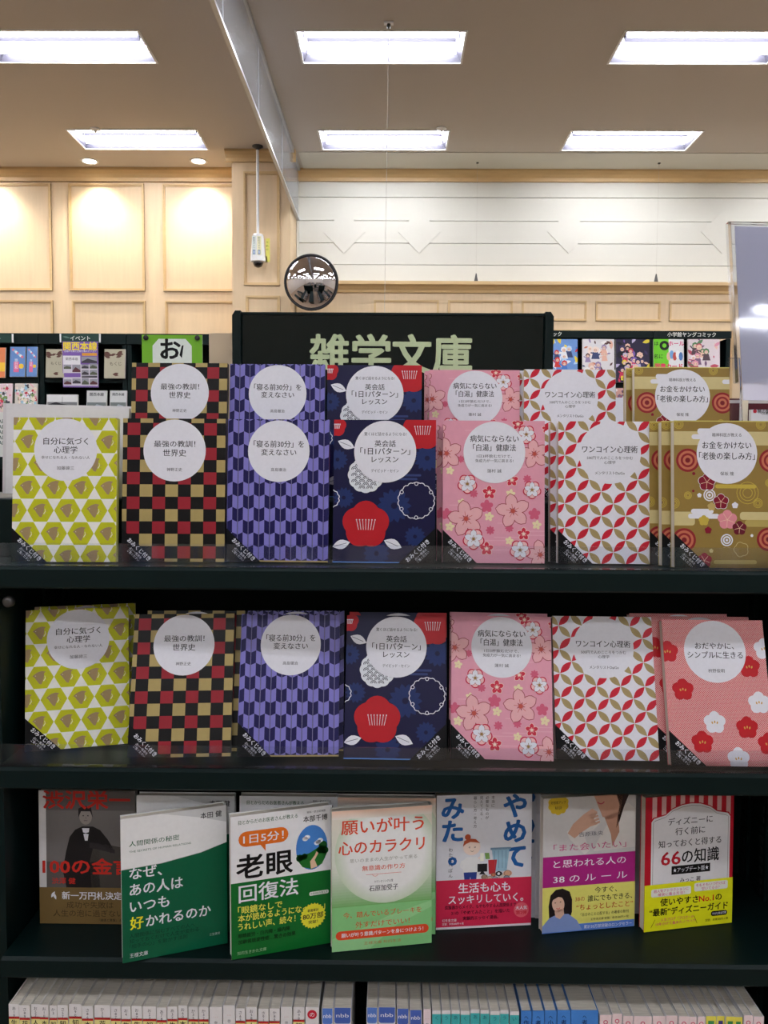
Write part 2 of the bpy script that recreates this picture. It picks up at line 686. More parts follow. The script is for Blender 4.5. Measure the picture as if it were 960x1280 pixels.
def cover_G(a):
    gd, cr, yl = rgb(146, 120, 60), rgb(206, 190, 136), rgb(196, 172, 70)
    a.rect(0, 0, BW, BH, gd)
    a.up()
    U = lambda x, y: ((x - 365) / 5.0, (1160 - y) / 5.3)
    a.rect(0, 125, BW, 139, cr)
    a.rrect(-5, 43, 21, 57, 3, cr)
    a.rrect(67, 49, 112, 57, 3, cr)
    a.rrect(72, 42, 112, 49, 3, rgb(180, 160, 90))
    a.rrect(42, 81, 84, 85, 2, yl)
    a.rrect(40, 4, 84, 8, 2, rgb(186, 164, 96))
    a.up()
    for x, y, r in ((740, 755, 58), (365, 812, 28), (792, 810, 25), (810, 385, 25), (390, 385, 25), (435, 770, 20), (850, 700, 20)):
        u, v = U(x, y)
        for q in (1, .72, .45):
            a.ring(u, v, r / 5.1 * q, .6, yl, n=20)
    a.up()
    for x, y in ((435, 580), (860, 580), (415, 1010), (845, 1005)):
        u, v = U(x, y)
        for q, c in ((12, rgb(140, 34, 40)), (9.6, rgb(196, 112, 84)), (7.2, rgb(140, 34, 40)), (5, rgb(196, 112, 84)), (2.6, rgb(120, 26, 34))):
            a.disc(u, v, q, c)
            a.z += .3
    a.up()
    a.rrect(14, 50, 46, 55, 2.5, WHITE)
    a.rrect(17, 55, 40, 60, 2.5, WHITE)
    a.rrect(18, 131, 50, 136, 2.4, WHITE)
    a.rrect(24, 136, 50, 142, 2.4, WHITE)
    a.rrect(24, 126, 50, 131, 2.4, cr)
    a.rrect(99, 131, 112, 136, 2.4, WHITE)
    a.up()
    for x, y, r in ((545, 768, 32), (632, 1010, 32)):
        u, v = U(x, y)
        for q, c in ((1, WHITE), (.8, gd), (.65, WHITE), (.4, gd), (.22, WHITE)):
            a.disc(u, v, r / 5.1 * q, c, n=18)
            a.z += .2
    a.up()
    dr = rgb(130, 20, 44)
    for x, y, r, c in ((532, 698, 45, dr), (603, 803, 40, dr), (635, 900, 52, rgb(222, 140, 150)), (697, 945, 38, rgb(104, 20, 40)),
                       (515, 905, 28, yl), (537, 957, 19, dr), (517, 1120, 40, rgb(150, 30, 50)), (675, 822, 17, WHITE), (493, 769, 12, WHITE),
                       (465, 652, 9, dr), (462, 746, 7, dr), (760, 985, 8, WHITE), (552, 1068, 11, cr), (555, 830, 22, rgb(190, 164, 100))):
        u, v = U(x, y)
        if c == dr and r > 38:
            a.flower(u, v, r / 5.1 + .5, WHITE, depth=.2)
            a.z += .1
        a.flower(u, v, r / 5.1, c, depth=.2)
        if r > 36:
            a.z += .1
            for k in range(5):
                a.line(u, v, u + r / 7 * math.cos(R_(72 * k + 50)), v + r / 7 * math.sin(R_(72 * k + 50)), .45, rgb(236, 200, 170))
    a.up()
    u, v = U(705, 1060)
    a.ring(u, v, 6.6, .5, cr, n=40, wav=1.2, k=2.5)
    a.rect(0, BH - 1, BW, BH, rgb(210, 200, 110))


def cover_H(a):
    a.rect(0, 0, BW, BH, rgb(196, 62, 74))
    a.up()
    lt = rgb(236, 188, 186)
    for i in range(0, 130):
        k = i * 2.05
        a.line(k - 150, 0, k, 150, .42, lt)
    a.up()
    for i in range(0, 130):
        k = i * 2.05
        a.line(k, 0, k - 150, 150, .42, lt)
    a.up()
    U = lambda x, y: ((x - 68) / 6.5, (1190 - y) / 6.6)
    for x, y, w in ((95, 425, 0), (645, 525, 0), (182, 685, 0), (595, 935, 0), (288, 1035, 0), (730, 1040, 0), (690, 768, 1), (380, 903, 1), (520, 1140, 1), (760, 400, 1)):
        u, v = U(x, y)
        a.flower(u, v, 11.6, WHITE if w else rgb(190, 22, 34), depth=.2)
        a.z += .3
        for k in (-1, 0, 1):
            a.disc(u + k * 2.6, v + .6 - abs(k) * .8, .8, rgb(206, 160, 80), ry=1.4, n=8, rot=-18 * k)
        a.z += .3


TITLES = {
    'A': [('自分に気づく', 9, 8, 46), ('心理学', 0, 8, 24), ('幸せになれる人・なれない人', -8, 3.6, 50), ('加藤諦三', -19, 4.2, 18)],
    'B': [('最強の教訓！', 7, 7.4, 43), ('世界史', -2.5, 8, 24), ('神野正史', -20, 4, 16)],
    'C': [('「寝る前30分」を', 7.5, 8, 53), ('変えなさい', -1.2, 7.4, 37), ('高島徹治', -19.5, 4, 16)],
    'D': [('驚くほど話せるようになる!', 18.5, 4, 44), ('英会話', 8.5, 7.4, 22), ('「1日1パターン」', 0.5, 8, 52), ('レッスン', -8, 7.4, 28), ('デイビッド・セイン', -20, 4, 29)],
    'E': [('病気にならない', 14.5, 8, 51), ('「白湯」健康法', 5, 8, 45), ('1日3杯飲むだけで、', -4, 3.8, 37), ('免疫力が一気に高まる!', -8.8, 3.8, 40), ('蓮村 誠', -19.5, 4, 15)],
    'F': [('ワンコイン心理術', 4, 8.2, 58), ('500円で人のこころをつかむ', -5, 3.9, 48), ('心理学', -9.8, 3.9, 12), ('メンタリストDaiGo', -21, 4, 31)],
    'G': [('精神科医が教える', 19, 4.2, 30), ('お金をかけない', 8.5, 8, 50), ('「老後の楽しみ方」', -2.5, 8.4, 57), ('保坂 隆', -20.5, 4.2, 14)],
    'H': [('おだやかに、', 6, 7.6, 41), ('シンプルに生きる', -3.5, 8, 58), ('枡野俊明', -20, 4.2, 17)],
}
SERIES = {
    'A': (cover_A, 'green hexagon and bird pattern cover', rgb(200, 200, 110)),
    'B': (cover_B, 'black, red and gold checkerboard cover', rgb(40, 30, 34)),
    'C': (cover_C, 'purple arrow-feather pattern cover', rgb(80, 76, 140)),
    'D': (cover_D, 'navy cover with red camellias', rgb(28, 26, 70)),
    'E': (cover_E, 'pink cherry blossom cover', rgb(226, 158, 176)),
    'F': (cover_F, 'white cover with red and gold petal lattice', rgb(225, 222, 222)),
    'G': (cover_G, 'olive gold cover with ring targets and plum flowers', rgb(180, 160, 90)),
    'H': (cover_H, 'coral cover with red and white plum flowers', rgb(206, 110, 115)),
}


def book_body(root, W, H, t, side, art, gloss=True, pages_left=True, curve=0.0):
    """jacket with rounded spine on the right plus an inset page block; front faces -y, back foot line at y=0"""
    w, h = W / 2000, H / 1000
    th = 0.0005
    r = min(0.0022, t * 0.3)

    def outline(d):
        pts = [(-w, -t + d), (w - r, -t + d)]
        pts += [(w - r + (r - d) * math.sin(R_(q)), -t + r - (r - d) * math.cos(R_(q))) for q in (30, 60, 90)]
        pts += [(w - r + (r - d) * math.cos(R_(q)), -r + (r - d) * math.sin(R_(q))) for q in (0, 30, 60, 90)]
        pts += [(-w, -d)]
        return pts
    o, i = outline(0), outline(th)
    n = len(o)
    V, Fs = [], []
    for z in (0, h):
        V += [(p[0], p[1], z) for p in o] + [(p[0], p[1], z) for p in i]
    k = 2 * n
    for j in range(n - 1):
        Fs.append((j, j + 1, k + j + 1, k + j))
        Fs.append((n + j + 1, n + j, k + n + j, k + n + j + 1))
        Fs.append((j + 1, j, n + j, n + j + 1))
        Fs.append((k + j, k + j + 1, k + n + j + 1, k + n + j))
    Fs.append((0, k, k + n, n))
    Fs.append((n - 1, 2 * n - 1, k + 2 * n - 1, k + n - 1))
    C = [side] * len(Fs)
    cv = art.build('cover', M['gloss'] if gloss else M['print'], root, y=-t, extra=(V, Fs, C))
    bx(-w + 0.0006, w - r, -t + th + 0.00005, -th - 0.00005, 0.0008, h - 0.0012).build('page_block', M['pages'], root)
    return cv


def series_book(k, t=0.011):
    fn, desc, side = SERIES[k]
    root = empty('paperback_book')
    a = Art(BW, BH)
    fn(a)
    book_body(root, BW, BH, t, side, a)
    top = a.z * a.eps / 1000
    # white title disc, its words a sub-part
    d = Art(BW, BH)
    cx, cy, r = 54, 116.5, 32.5
    if k == 'G':
        r = 31
    d.disc(cx, cy, r, WHITE, n=48)
    dd = d.build('title_disc', M['print'], root, y=-t - top)
    l = Art(BW, BH)
    for s, dy, sz, w in TITLES[k]:
        l.text(s, cx, cy + dy, sz, INK if sz > 5 else rgb(78, 76, 84), w=w, bold=0.6 if sz > 5 else 0.2)
        l.z -= 1
    l.build('title_lettering', M['print'], dd, y=-t - top - 0.00003)
    # black corner flash
    c = Art(BW, BH)
    if k == 'D':
        c.poly([(BW, 0), (BW, 37), (BW - 38, 0)], BLACK)
    else:
        c.poly([(0, 0), (36, 0), (0, 35)], BLACK)
    co = c.build('corner_flash', M['print'], root, y=-t - top - 0.00002)
    c = Art(BW, BH)
    if k == 'D':
        X, Y, rt = BW - 17.5, 12.5, 43
        nx, ny = -math.sin(R_(rt)), math.cos(R_(rt))
    else:
        X, Y, rt = 17.5, 12, -43
        nx, ny = -math.sin(R_(rt)), math.cos(R_(rt))
    c.text('おみくじ付き', X + nx * 1.2, Y + ny * 1.2, 5.6, WHITE, w=31, rot=rt, bold=1.5)
    c.text('占い一覧表を', X - nx * 4, Y - ny * 4, 3, WHITE, w=16, rot=rt)
    c.text('ご覧ください', X - nx * 7.4, Y - ny * 7.4, 3, WHITE, w=16, rot=rt)
    c.build('flash_lettering', M['print'], co, y=-t - top - 0.00004)
    return root


PROTO = {}
BOOKT = 0.011


def place_book(k, loc, yaw, lean, label, group, roll=0.0):
    if k not in PROTO:
        PROTO[k] = MAKERS[k]()
        o = PROTO[k]
    else:
        o = copy_tree(PROTO[k])
    m = Matrix.Translation(loc) @ Matrix.Rotation(yaw, 4, 'Z') @ Matrix.Rotation(-lean, 4, 'X') @ Matrix.Rotation(roll, 4, 'Y')
    o.location = loc
    o.rotation_euler = m.to_euler()
    tag(o, label, 'book', group)
    return o


# row-3 covers ------------------------------------------------------
def cover_kin(a):
    a.rect(0, 0, BW, BH, rgb(215, 212, 212))
    a.up()
    a.rect(8, 41, 107, 150, rgb(92, 88, 86))
    a.up()
    a.rect(8, 70, 107, 128, rgb(112, 108, 106))
    a.up()
    bk = rgb(34, 31, 32)
    a.poly([(30, 41), (26, 60), (30, 82), (34, 98), (40, 106), (48, 110), (60, 110), (68, 106), (76, 96), (82, 86), (80, 80), (68, 88), (66, 60), (68, 41)], bk)
    a.poly([(58, 41), (56, 70), (60, 86), (74, 90), (96, 86), (100, 72), (98, 41)], rgb(70, 66, 62))
    a.up()
    a.poly([(56, 92), (66, 91), (84, 84), (84, 80), (66, 84), (56, 86)], rgb(48, 45, 46))
    a.disc(52, 121, 7, rgb(150, 142, 136), ry=9)
    a.poly([(48, 108), (56, 108), (54, 94), (51, 94)], WHITE)
    a.up()
    a.poly([(44, 120), (44, 130), (50, 133), (58, 132), (60, 120), (57, 127), (47, 127)], bk)
    a.poly([(47, 104), (52, 102.5), (57, 104), (57, 101), (52, 102), (47, 101)], bk)
    for x in (49.4, 54.6):
        a.disc(x, 122, .9, bk, n=8, ry=.6)
    a.line(50, 116.5, 54, 116.5, .6, rgb(90, 80, 78))
    a.line(52, 121, 52.6, 118.6, .5, rgb(110, 100, 98))
    a.text('渋沢栄一', 53, 140, 22, rgb(184, 44, 34), w=96, bold=2.5)
    a.text('100の金言', 54, 65, 19, rgb(196, 48, 38), w=100, bold=3)
    a.text('渋澤 健', 27, 48.5, 7.5, rgb(196, 48, 38), w=26, bold=1)


def obi_kin(a):
    a.rect(0, 0, BW, 41, rgb(116, 94, 56))
    a.text('新一万円札決定！', 60, 32, 9.5, WHITE, w=70, bold=1)
    for sx in (15, 104):
        a.lens(sx, 33, 8, 1.6, 60, WHITE)
        a.lens(sx + 2, 31, 8, 1.4, 110, WHITE)
    a.text('成功や失敗は', 56, 21.5, 8.4, rgb(66, 50, 28), w=52)
    a.text('人生の泡に過ぎない', 54, 12, 8.4, rgb(66, 50, 28), w=78)
    a.text('『論語と算盤』より', 80, 4.5, 3.4, BLACK, w=28)


def cover_green(a):
    a.rect(0, 0, BW, BH, rgb(205, 206, 206))
    a.up()
    a.poly([(0, 0), (BW, 0), (BW, 110), (80, 103), (40, 98), (0, 97)], rgb(12, 92, 62))
    a.poly([(0, 150), (0, 97.6), (40, 98.6), (80, 103.6), (BW, 110.6), (BW, 132), (78, 141), (40, 150)], rgb(232, 232, 232))
    a.text('本田 健', 91, 142, 7, INK, w=22, bold=1)
    a.text('人間関係の秘密', 33, 123, 6.2, rgb(24, 92, 60), w=50, bold=.5)
    a.text('THE SECRETS OF HUMAN RELATIONS', 39, 115, 3, rgb(24, 92, 60), w=62)
    for s, x, y, w in (('なぜ、', 8, 92, 32), ('あの人は', 8, 75, 53), ('いつも', 8, 57.5, 39)):
        a.text(s, x, y, 14, WHITE, w=w, al='l', bold=1.2)
    a.text('好', 8, 40, 14.5, rgb(232, 226, 40), al='l', w=13, bold=1.2)
    a.text('かれるのか', 23.5, 40, 13.5, WHITE, al='l', w=66, bold=1.2)
    for s, y, w in (('人間関係に悩むすべての人へ', 27, 66), ('知っておくだけで人生が変わる', 21.5, 70), ('「相手の心」を動かす法則', 16, 58)):
        a.text(s, 7, y, 5, rgb(6, 52, 34), w=w, al='l')
    a.text('王様文庫', 7, 6.5, 5, WHITE, w=18, al='l')
    a.text('三笠書房', 88, 13, 3, rgb(180, 200, 190), w=11, al='l')


def cover_rou(a):
    gr = rgb(16, 104, 42)
    a.rect(0, 0, BW, BH, rgb(232, 232, 234))
    a.up()
    a.rect(0, 0, BW, 80, gr)
    a.text('目とからだのお医者さんが教える', 8, 143, 5, rgb(30, 90, 50), w=62, al='l', bold=.5)
    a.text('眼科・統合医療医', 90, 145, 2.6, INK, w=20)
    a.text('本部千博', 89, 138, 7, INK, w=26, bold=1)
    a.rrect(8, 117, 60, 133, 8, rgb(226, 112, 34))
    a.poly([(30, 118), (36, 118), (36, 110)], rgb(226, 112, 34))
    a.text('1日5分！', 34, 125, 10.5, WHITE, w=42, bold=1.2)
    a.text('老眼', 35, 96, 27, BLACK, w=58, bold=2.2)
    # landscape in a round vignette
    a.disc(85, 107, 17, rgb(70, 130, 205), ry=24, n=32)
    a.up()
    a.poly([(68.5, 101), (74, 100), (82, 101), (88, 104), (95, 108), (101, 106), (101, 98), (96, 88), (85, 83.5), (75, 87), (70, 94)], rgb(36, 112, 44))
    for x, y, r in ((97, 108, 4.5), (94, 103, 4), (99, 102, 4), (72, 97, 4), (77, 98, 3.5)):
        a.disc(x, y, r, rgb(22, 84, 34), n=12)
    a.up()
    a.poly([(90, 102), (92, 100), (88, 93), (91, 85.5), (84, 84), (83, 92), (88, 98)], rgb(226, 190, 160))
    for x, y in ((78, 117), (80, 118.5), (92, 112), (94, 113.5), (90.5, 111)):
        a.disc(x, y, 3.2, rgb(228, 236, 246), ry=2.4, n=12)
    a.text('回復法', 39, 68, 20, WHITE, w=62, bold=1)
    for s, y, w in (('「眼鏡なしで', 51, 46), ('本が読めるようになった！」', 42.5, 92), ('うれしい声、続々！', 33.5, 60)):
        a.text(s, 7, y, 8.4, rgb(230, 226, 90), w=w, al='l', bold=1)
    for s, y, w in (('眼精疲労・白内障・緑内障', 24, 54), ('加齢黄斑変性症…驚きの効果', 17.5, 60)):
        a.text(s, 7, y, 5, rgb(6, 44, 18), w=w, al='l', bold=1)
    a.up()
    pts = []
    for i in range(48):
        rr = 14 if i % 2 else 12.4
        pts.append((86 + rr * math.cos(PI * i / 24), 33 + rr * math.sin(PI * i / 24)))
    a.poly(pts, rgb(226, 222, 60))
    a.text('著書累計', 86, 39, 3.4, INK, w=12, bold=1)
    a.text('80万部', 86, 33, 7, INK, w=22, bold=1.5)
    a.text('突破！', 86, 26.5, 4, INK, w=10, bold=1)
    a.rrect(82, 55, 103, 59, 1.5, rgb(216, 222, 216))
    a.text('自律神経を整える', 92.5, 57, 2.6, gr, w=18)
    a.text('知的生きかた文庫', 6, 6, 4, rgb(150, 190, 150), w=30, al='l')


def cover_ora(a):
    def mix(p, q, t):
        return tuple(p[i] * (1 - t) + q[i] * t for i in range(4))
    top, mid, bot = rgb(226, 130, 90), rgb(214, 220, 206), rgb(100, 168, 84)
    for i in range(50):
        y = i * 3
        t = i / 49
        c = mix(bot, mid, min(1, max(0, (t - .28) / .3))) if t < .7 else mix(mid, rgb(226, 216, 200), (t - .7) / .3)
        a.rect(0, y, BW, y + 3, c)
    for j in range(12):
        a.up()
        k = 1 - j / 12
        a.disc(58, 103, 40 + 15 * k, mix(rgb(236, 236, 236), rgb(200, 214, 190), k), n=40)
    a.up()
    for i in range(8):
        a.rect(0, 141 + i * 1.1, BW, 142.2 + i * 1.1, mix(rgb(230, 222, 212), rgb(238, 196, 170), i / 8))
    rd = rgb(216, 74, 42)
    a.text('願いが叶う', 54, 132, 17, rd, w=88, bold=1)
    a.text('心のカラクリ', 53, 110, 16, rd, w=92, bold=1)
    a.text('思いのままの人生がやって来る', 55, 96, 4.6, rgb(150, 150, 140), w=72)
    a.text('無意識の作り方', 55, 87, 6, rd, w=46, bold=.4)
    a.ring(46, 81, 3.4, .4, rd, n=10, a0=200, a1=330)
    a.line(36, 80, 74, 80, .4, rd)
    a.text('カウンセリング心理', 55, 72, 3, INK, w=20)
    a.text('石原加受子', 55, 65, 7, INK, w=31, bold=.8)


def obi_ora(a):
    a.rect(0, 0, BW, 47, rgb(132, 196, 128))
    a.up()
    a.poly([(0, 0), (40, 0), (70, 24), (107, 40), (107, 47), (60, 34), (20, 18), (0, 14)], rgb(150, 206, 144))
    rd = rgb(206, 74, 40)
    a.text('今、踏んでいるブレーキを', 54, 38, 7, rd, w=84, bold=.5)
    a.text('外すだけでいい！', 54, 27, 7.4, rd, w=58, bold=.5)
    a.rrect(4, 12, 104, 21.5, 4.7, rgb(222, 76, 40))
    a.text('願いが叶う意識パターンを身につけよう！', 54, 16.8, 5, WHITE, w=88, bold=1)
    a.text('王様文庫 知的生活', 54, 6.5, 3.6, rgb(180, 110, 60), w=40)


def cover_yam(a):
    bl = rgb(34, 92, 158)
    a.rect(0, 0, BW, BH, rgb(216, 217, 224))
    a.vtext('やめて', 88, 136, 29, bl, step=28.5, bold=4)
    a.vtext('みた。', 18, 136, 27, bl, step=26, bold=4)
    for s, x, y in (('本当に', 63, 146), ('必要なものが', 56.5, 146), ('見えてくる、', 50, 146), ('暮らし方・考え方', 43, 146)):
        a.vtext(s, x, y, 4.2, INK, step=4.5)
    a.vtext('わたなべぽん', 16, 89, 5, INK, step=5.8)
    a.up()
    # line drawing: somebody beside a bin of cast-off things
    sk, ol = rgb(236, 214, 200), rgb(60, 60, 66)
    a.poly([(29, 76), (30, 60), (46, 60), (49, 76), (45, 80), (34, 80)], rgb(226, 226, 226))
    a.up()
    a.poly([(30.5, 63), (45.5, 63), (44.5, 50), (39.5, 50), (38, 58), (36.5, 50), (32, 50)], rgb(46, 66, 138))
    a.disc(34, 48, 4, ol, ry=1.6, n=12)
    a.disc(43, 48, 4, ol, ry=1.6, n=12)
    a.up()
    a.disc(39.5, 91, 9.6, sk, ry=9)
    a.up()
    a.poly([(29.5, 92), (31, 98.5), (37, 101), (44, 100), (49, 95), (46, 96), (38, 97), (33, 95)], rgb(176, 82, 52))
    a.disc(35, 102.5, 3.4, rgb(176, 82, 52), n=12)
    a.ring(37, 91, .9, .4, ol, n=8)
    a.ring(43, 91, .9, .4, ol, n=8)
    a.ring(40, 88, 2, .4, ol, n=6, a0=200, a1=340)
    a.line(47, 78, 53, 82, 2, sk)
    a.line(29, 76, 27, 70, 2, rgb(226, 226, 226))
    a.line(27, 70, 31, 67, 2, rgb(226, 226, 226))
    a.up()
    a.poly([(62, 88), (82, 88), (79, 63), (65, 63)], rgb(150, 186, 206))
    a.rect(60.5, 87, 83.5, 89.5, rgb(120, 150, 172))
    a.up()
    for x in (66, 70, 74, 78):
        a.line(x, 66, x - .5 + (x - 72) * .1, 86, .5, rgb(96, 130, 156))
    a.poly([(46, 72), (57, 72), (57, 63), (46, 63)], rgb(30, 30, 34))
    a.poly([(50, 63), (53, 63), (55, 60), (48, 60)], rgb(40, 40, 44))
    a.poly([(58, 76), (68, 76), (66, 60), (59, 60)], rgb(186, 52, 60))
    a.rect(49, 75, 53, 84, rgb(236, 236, 220))
    a.poly([(54, 84), (59, 84), (60, 77), (55, 77)], rgb(120, 160, 90))
    a.up()
    for x, y, r, c in ((54, 57, 4, rgb(150, 130, 110)), (60, 55, 4, rgb(190, 170, 150)), (66, 54, 4.5, rgb(150, 160, 170)), (74, 56, 5, rgb(200, 190, 180)),
                       (70, 60, 4, rgb(20, 20, 24)), (80, 60, 5, rgb(210, 160, 130)), (64, 59, 3, rgb(196, 120, 90)), (79, 55, 4, rgb(130, 140, 150))):
        a.disc(x, y, r, c, ry=r * .7, n=14)
        a.z += .1
        a.ring(x, y, r * .75, .4, ol, n=12)
        a.z += .1
    a.disc(70, 60, 1.6, WHITE, n=10)


def obi_yam(a):
    pk = rgb(206, 44, 78)
    a.rect(0, 0, BW, 55, pk)
    a.up()
    a.rect(0, 0, BW, 2.5, rgb(225, 215, 220))
    a.text('生活も心も', 54, 45.5, 12, WHITE, w=58, bold=1.5)
    a.text('スッキリしていく。', 56, 33, 11, WHITE, w=84, bold=1)
    for s, y, w in (('炊飯器からメイク、もやもやする人間関係まで', 24.5, 80), ('31の「やめてみたこと」を描いた', 18, 66), ('実験的エッセイ漫画。', 11.5, 40)):
        a.text(s, 50, y, 4.8, rgb(40, 14, 26), w=w, bold=1)
    a.disc(96, 18, 8.5, rgb(222, 96, 110))
    a.text('大人気', 96, 20.5, 4.5, WHITE, w=13, bold=1)
    a.text('第2弾', 96, 15, 4.5, rgb(200, 20, 40), w=12, bold=1)
    a.text('幻冬舎文庫', 7, 10, 3.6, WHITE, w=16, al='l')
    a.text('定価：本体600円＋税', 7, 6, 3, WHITE, w=24, al='l')


def cover_wom(a):
    a.rect(0, 0, BW, BH, rgb(200, 198, 198))
    a.up()
    sk, hair, bl = rgb(196, 150, 128), rgb(50, 34, 32), rgb(214, 210, 206)
    a.poly([(62, 98), (58, 88), (107, 90), (107, 132), (98, 140), (84, 134)], bl)
    a.poly([(48, 85), (30, 104), (27, 112), (40, 122), (58, 128), (66, 120), (58, 112), (46, 108), (54, 90)], bl)
    a.up()
    a.poly([(62, 140), (68, 126), (78, 122), (88, 128), (92, 150), (58, 150)], sk)
    a.poly([(70, 126), (78, 106), (80, 92), (88, 108), (86, 130)], rgb(186, 140, 118))
    a.poly([(84, 150), (99, 150), (93, 136), (88, 120), (84, 112), (86, 128), (88, 138)], hair)
    a.up()
    a.poly([(28, 110), (34, 120), (46, 130), (56, 136), (62, 132), (58, 124), (62, 118), (54, 116), (44, 110), (36, 104)], rgb(206, 164, 142))
    for i in range(4):
        a.line(52 + i * 2.5, 128 - i * 3, 62 + i, 131 - i * 3.4, 2.4, rgb(206, 164, 142))
    a.ring(66, 145, 5, 1.4, rgb(180, 80, 90), n=8, a0=210, a1=330)
    a.up()
    a.flower(17, 143, 12, rgb(206, 176, 50), n=10, depth=.1)
    a.text('好感度アップ', 17, 145, 3.6, INK, w=17)
    a.text('秘訣', 17, 139, 4, INK, w=8)
    a.text('吉原珠央', 55, 108, 5.6, GREY, w=28, bold=.5)
    a.text('「また会いたい」', 54, 94.5, 8.6, rgb(196, 70, 130), w=84)
    a.up()
    a.rect(0, 50, BW, 85, rgb(166, 38, 122))
    a.text('と思われる人の', 54, 76.5, 9.5, WHITE, w=84)
    a.text('38 の ル ー ル', 55, 59.5, 9.5, WHITE, w=86)


def obi_wom(a):
    a.rect(0, 0, BW, 51, rgb(220, 214, 110))
    a.up()
    a.rect(0, 0, BW, 8, rgb(84, 122, 196))
    a.up()
    hair, sk, top = rgb(34, 26, 28), rgb(222, 180, 158), rgb(126, 146, 196)
    a.poly([(8, 12), (7, 30), (9, 42), (15, 48), (23, 49), (31, 45), (34, 36), (34, 22), (31, 13), (20, 10)], hair)
    a.up()
    a.poly([(0, 1), (0, 8), (8, 17), (18, 21), (30, 20), (40, 12), (46, 1)], top)
    a.up()
    a.poly([(14, 24), (15, 18), (20, 15), (25, 20), (24, 28)], sk)
    a.disc(18, 32, 7, sk, ry=9.5, rot=12)
    a.up()
    a.poly([(9, 30), (10, 40), (16, 43), (25, 42), (28, 34), (26, 38), (18, 40), (12, 37)], hair)
    for x in (14.6, 20.6):
        a.disc(x, 33.5 + (x - 14) * .1, 1, INK, ry=.5, n=8)
    a.ring(18, 29, 2.8, .8, rgb(206, 80, 84), n=8, a0=215, a1=330)
    a.text('今すぐ、', 73, 44.5, 7.6, INK, w=26, bold=.5)
    a.text('38の', 43, 36, 6, rgb(190, 60, 50), w=11)
    a.text('誰にでもできる、', 78, 35.5, 7.6, INK, w=52, bold=.5)
    a.text('“ちょっとしたこと”', 72, 26.5, 7.6, rgb(196, 56, 40), w=66, bold=.5)
    a.text('「自分のこと心配する」の著者の新刊', 72, 18, 4, INK, w=56)
    a.text('幻冬舎文庫 定価：本体580円＋税', 78, 12, 3.2, INK, w=44)
    a.text('累計30万部突破のロングセラー', 76, 4, 4.4, WHITE, w=56)


def cover_yel(a):
    rd = rgb(176, 24, 40)
    a.rect(0, 0, BW, BH, rd)
    a.up()
    for i in range(9):
        a.rect(8 + i * 11.2, 118, 13.4 + i * 11.2, 150, rgb(212, 170, 168))
    a.up()

    def plaque(q, c):
        pts = [(6 + q, 48), (104 - q, 48), (104 - q, 122), (101 - q, 127 - q), (86, 130 - q), (78, 136 - q), (66, 140 - q), (55, 141 - q), (44, 140 - q),
               (32, 136 - q), (24, 130 - q), (9 + q, 127 - q), (6 + q, 122)]
        a.poly(pts, c)
        a.up()
    plaque(0, rd)
    plaque(1.2, rgb(216, 214, 216))
    plaque(3.2, rgb(140, 130, 130))
    plaque(3.7, rgb(216, 214, 216))
    for s, y, sz, w in (('ディズニーに', 121, 9, 54), ('行く前に', 109.5, 9, 36), ('知っておくと得する', 96.5, 9, 76)):
        a.text(s, 54, y, sz, INK, w=w, bold=.5)
    a.text('66', 31, 81, 21, rd, w=23, bold=1.5)
    a.text('の知識', 67, 81, 17, BLACK, w=45, bold=1.2)
    a.rect(32, 61.5, 79, 71, BLACK)
    a.text('★アップデート版★', 55.5, 66.3, 6, WHITE, w=43)
    a.text('みっこ 著', 55, 54.5, 6, INK, w=25, bold=.5)


def obi_yel(a):
    yl = rgb(224, 224, 30)
    a.rect(0, 0, BW, 52, yl)
    a.up()
    a.rrect(8, 38, 56, 47, 2, rgb(226, 226, 214))
    a.rrect(60, 40, 101, 49.5, 2, rgb(226, 226, 214))
    mg = rgb(206, 40, 110)
    a.text('超人気アトラクションに', 32, 44.5, 4, mg, w=42)
    a.text('確実に乗る方法！', 32, 40.4, 4, mg, w=32)
    a.text('そもそもいつ行けば', 80, 46.8, 4, mg, w=36)
    a.text('空いてるの？', 80, 42.6, 4, mg, w=22)
    a.text('使いやすさ', 42, 31.5, 9, BLACK, w=46, bold=2)
    a.text('No.1', 75, 31.5, 9, rgb(210, 30, 30), w=18, bold=2)
    a.text('の', 90, 31.5, 9, BLACK, bold=2)
    a.text('“最新”ディズニーガイド', 54, 21, 9, BLACK, w=95, bold=2)
    a.text('人気ブログ「ブロガーが', 40, 12, 4, mg, w=40)
    a.text('10年かけて集めたノウハウ', 38, 7.5, 4, mg, w=48)
    a.line(8, 4, 13, 13, .4, BLACK)
    a.line(64, 4, 60, 13, .4, BLACK)
    a.rrect(81, 10, 101, 15.5, 2.5, BLACK)
    a.text('祥伝社黄金文庫', 91, 12.8, 3.4, WHITE, w=17)
    a.text('定価：本体700円＋税', 88, 6, 3.2, BLACK, w=28)


def plain_book(fn, side, obi=None, gloss=True, t=0.011):
    def mk():
        root = empty('paperback_book')
        a = Art(BW, BH)
        fn(a)
        book_body(root, BW, BH, t, side, a, gloss)
        if obi:
            top = a.z * a.eps / 1000
            b = Art(BW, BH)
            obi(b)
            hh = max(v[1] for v in b.v) / 1000
            w = BW / 2000
            ex = [[], [], []]
            c0 = b.c[0]
            for q in (boxdata(-w, w + .0003, -t - top + .00005, -t - top + .0002, 0.0002, hh, c0),
                      boxdata(w + .0001, w + .0004, -t, 0, 0.0002, hh, c0)):
                n = len(ex[0])
                ex[0] += q[0]
                ex[1] += [tuple(i + n for i in f) for f in q[1]]
                ex[2] += q[2]
            b.build('belly_band', M['gloss'], root, y=-t - top, extra=ex)
        return root
    return mk


def cover_white(a):
    a.rect(0, 0, BW, BH, rgb(226, 224, 228))
    a.up()
    a.rect(0, 0, BW, 4, rgb(214, 210, 214))


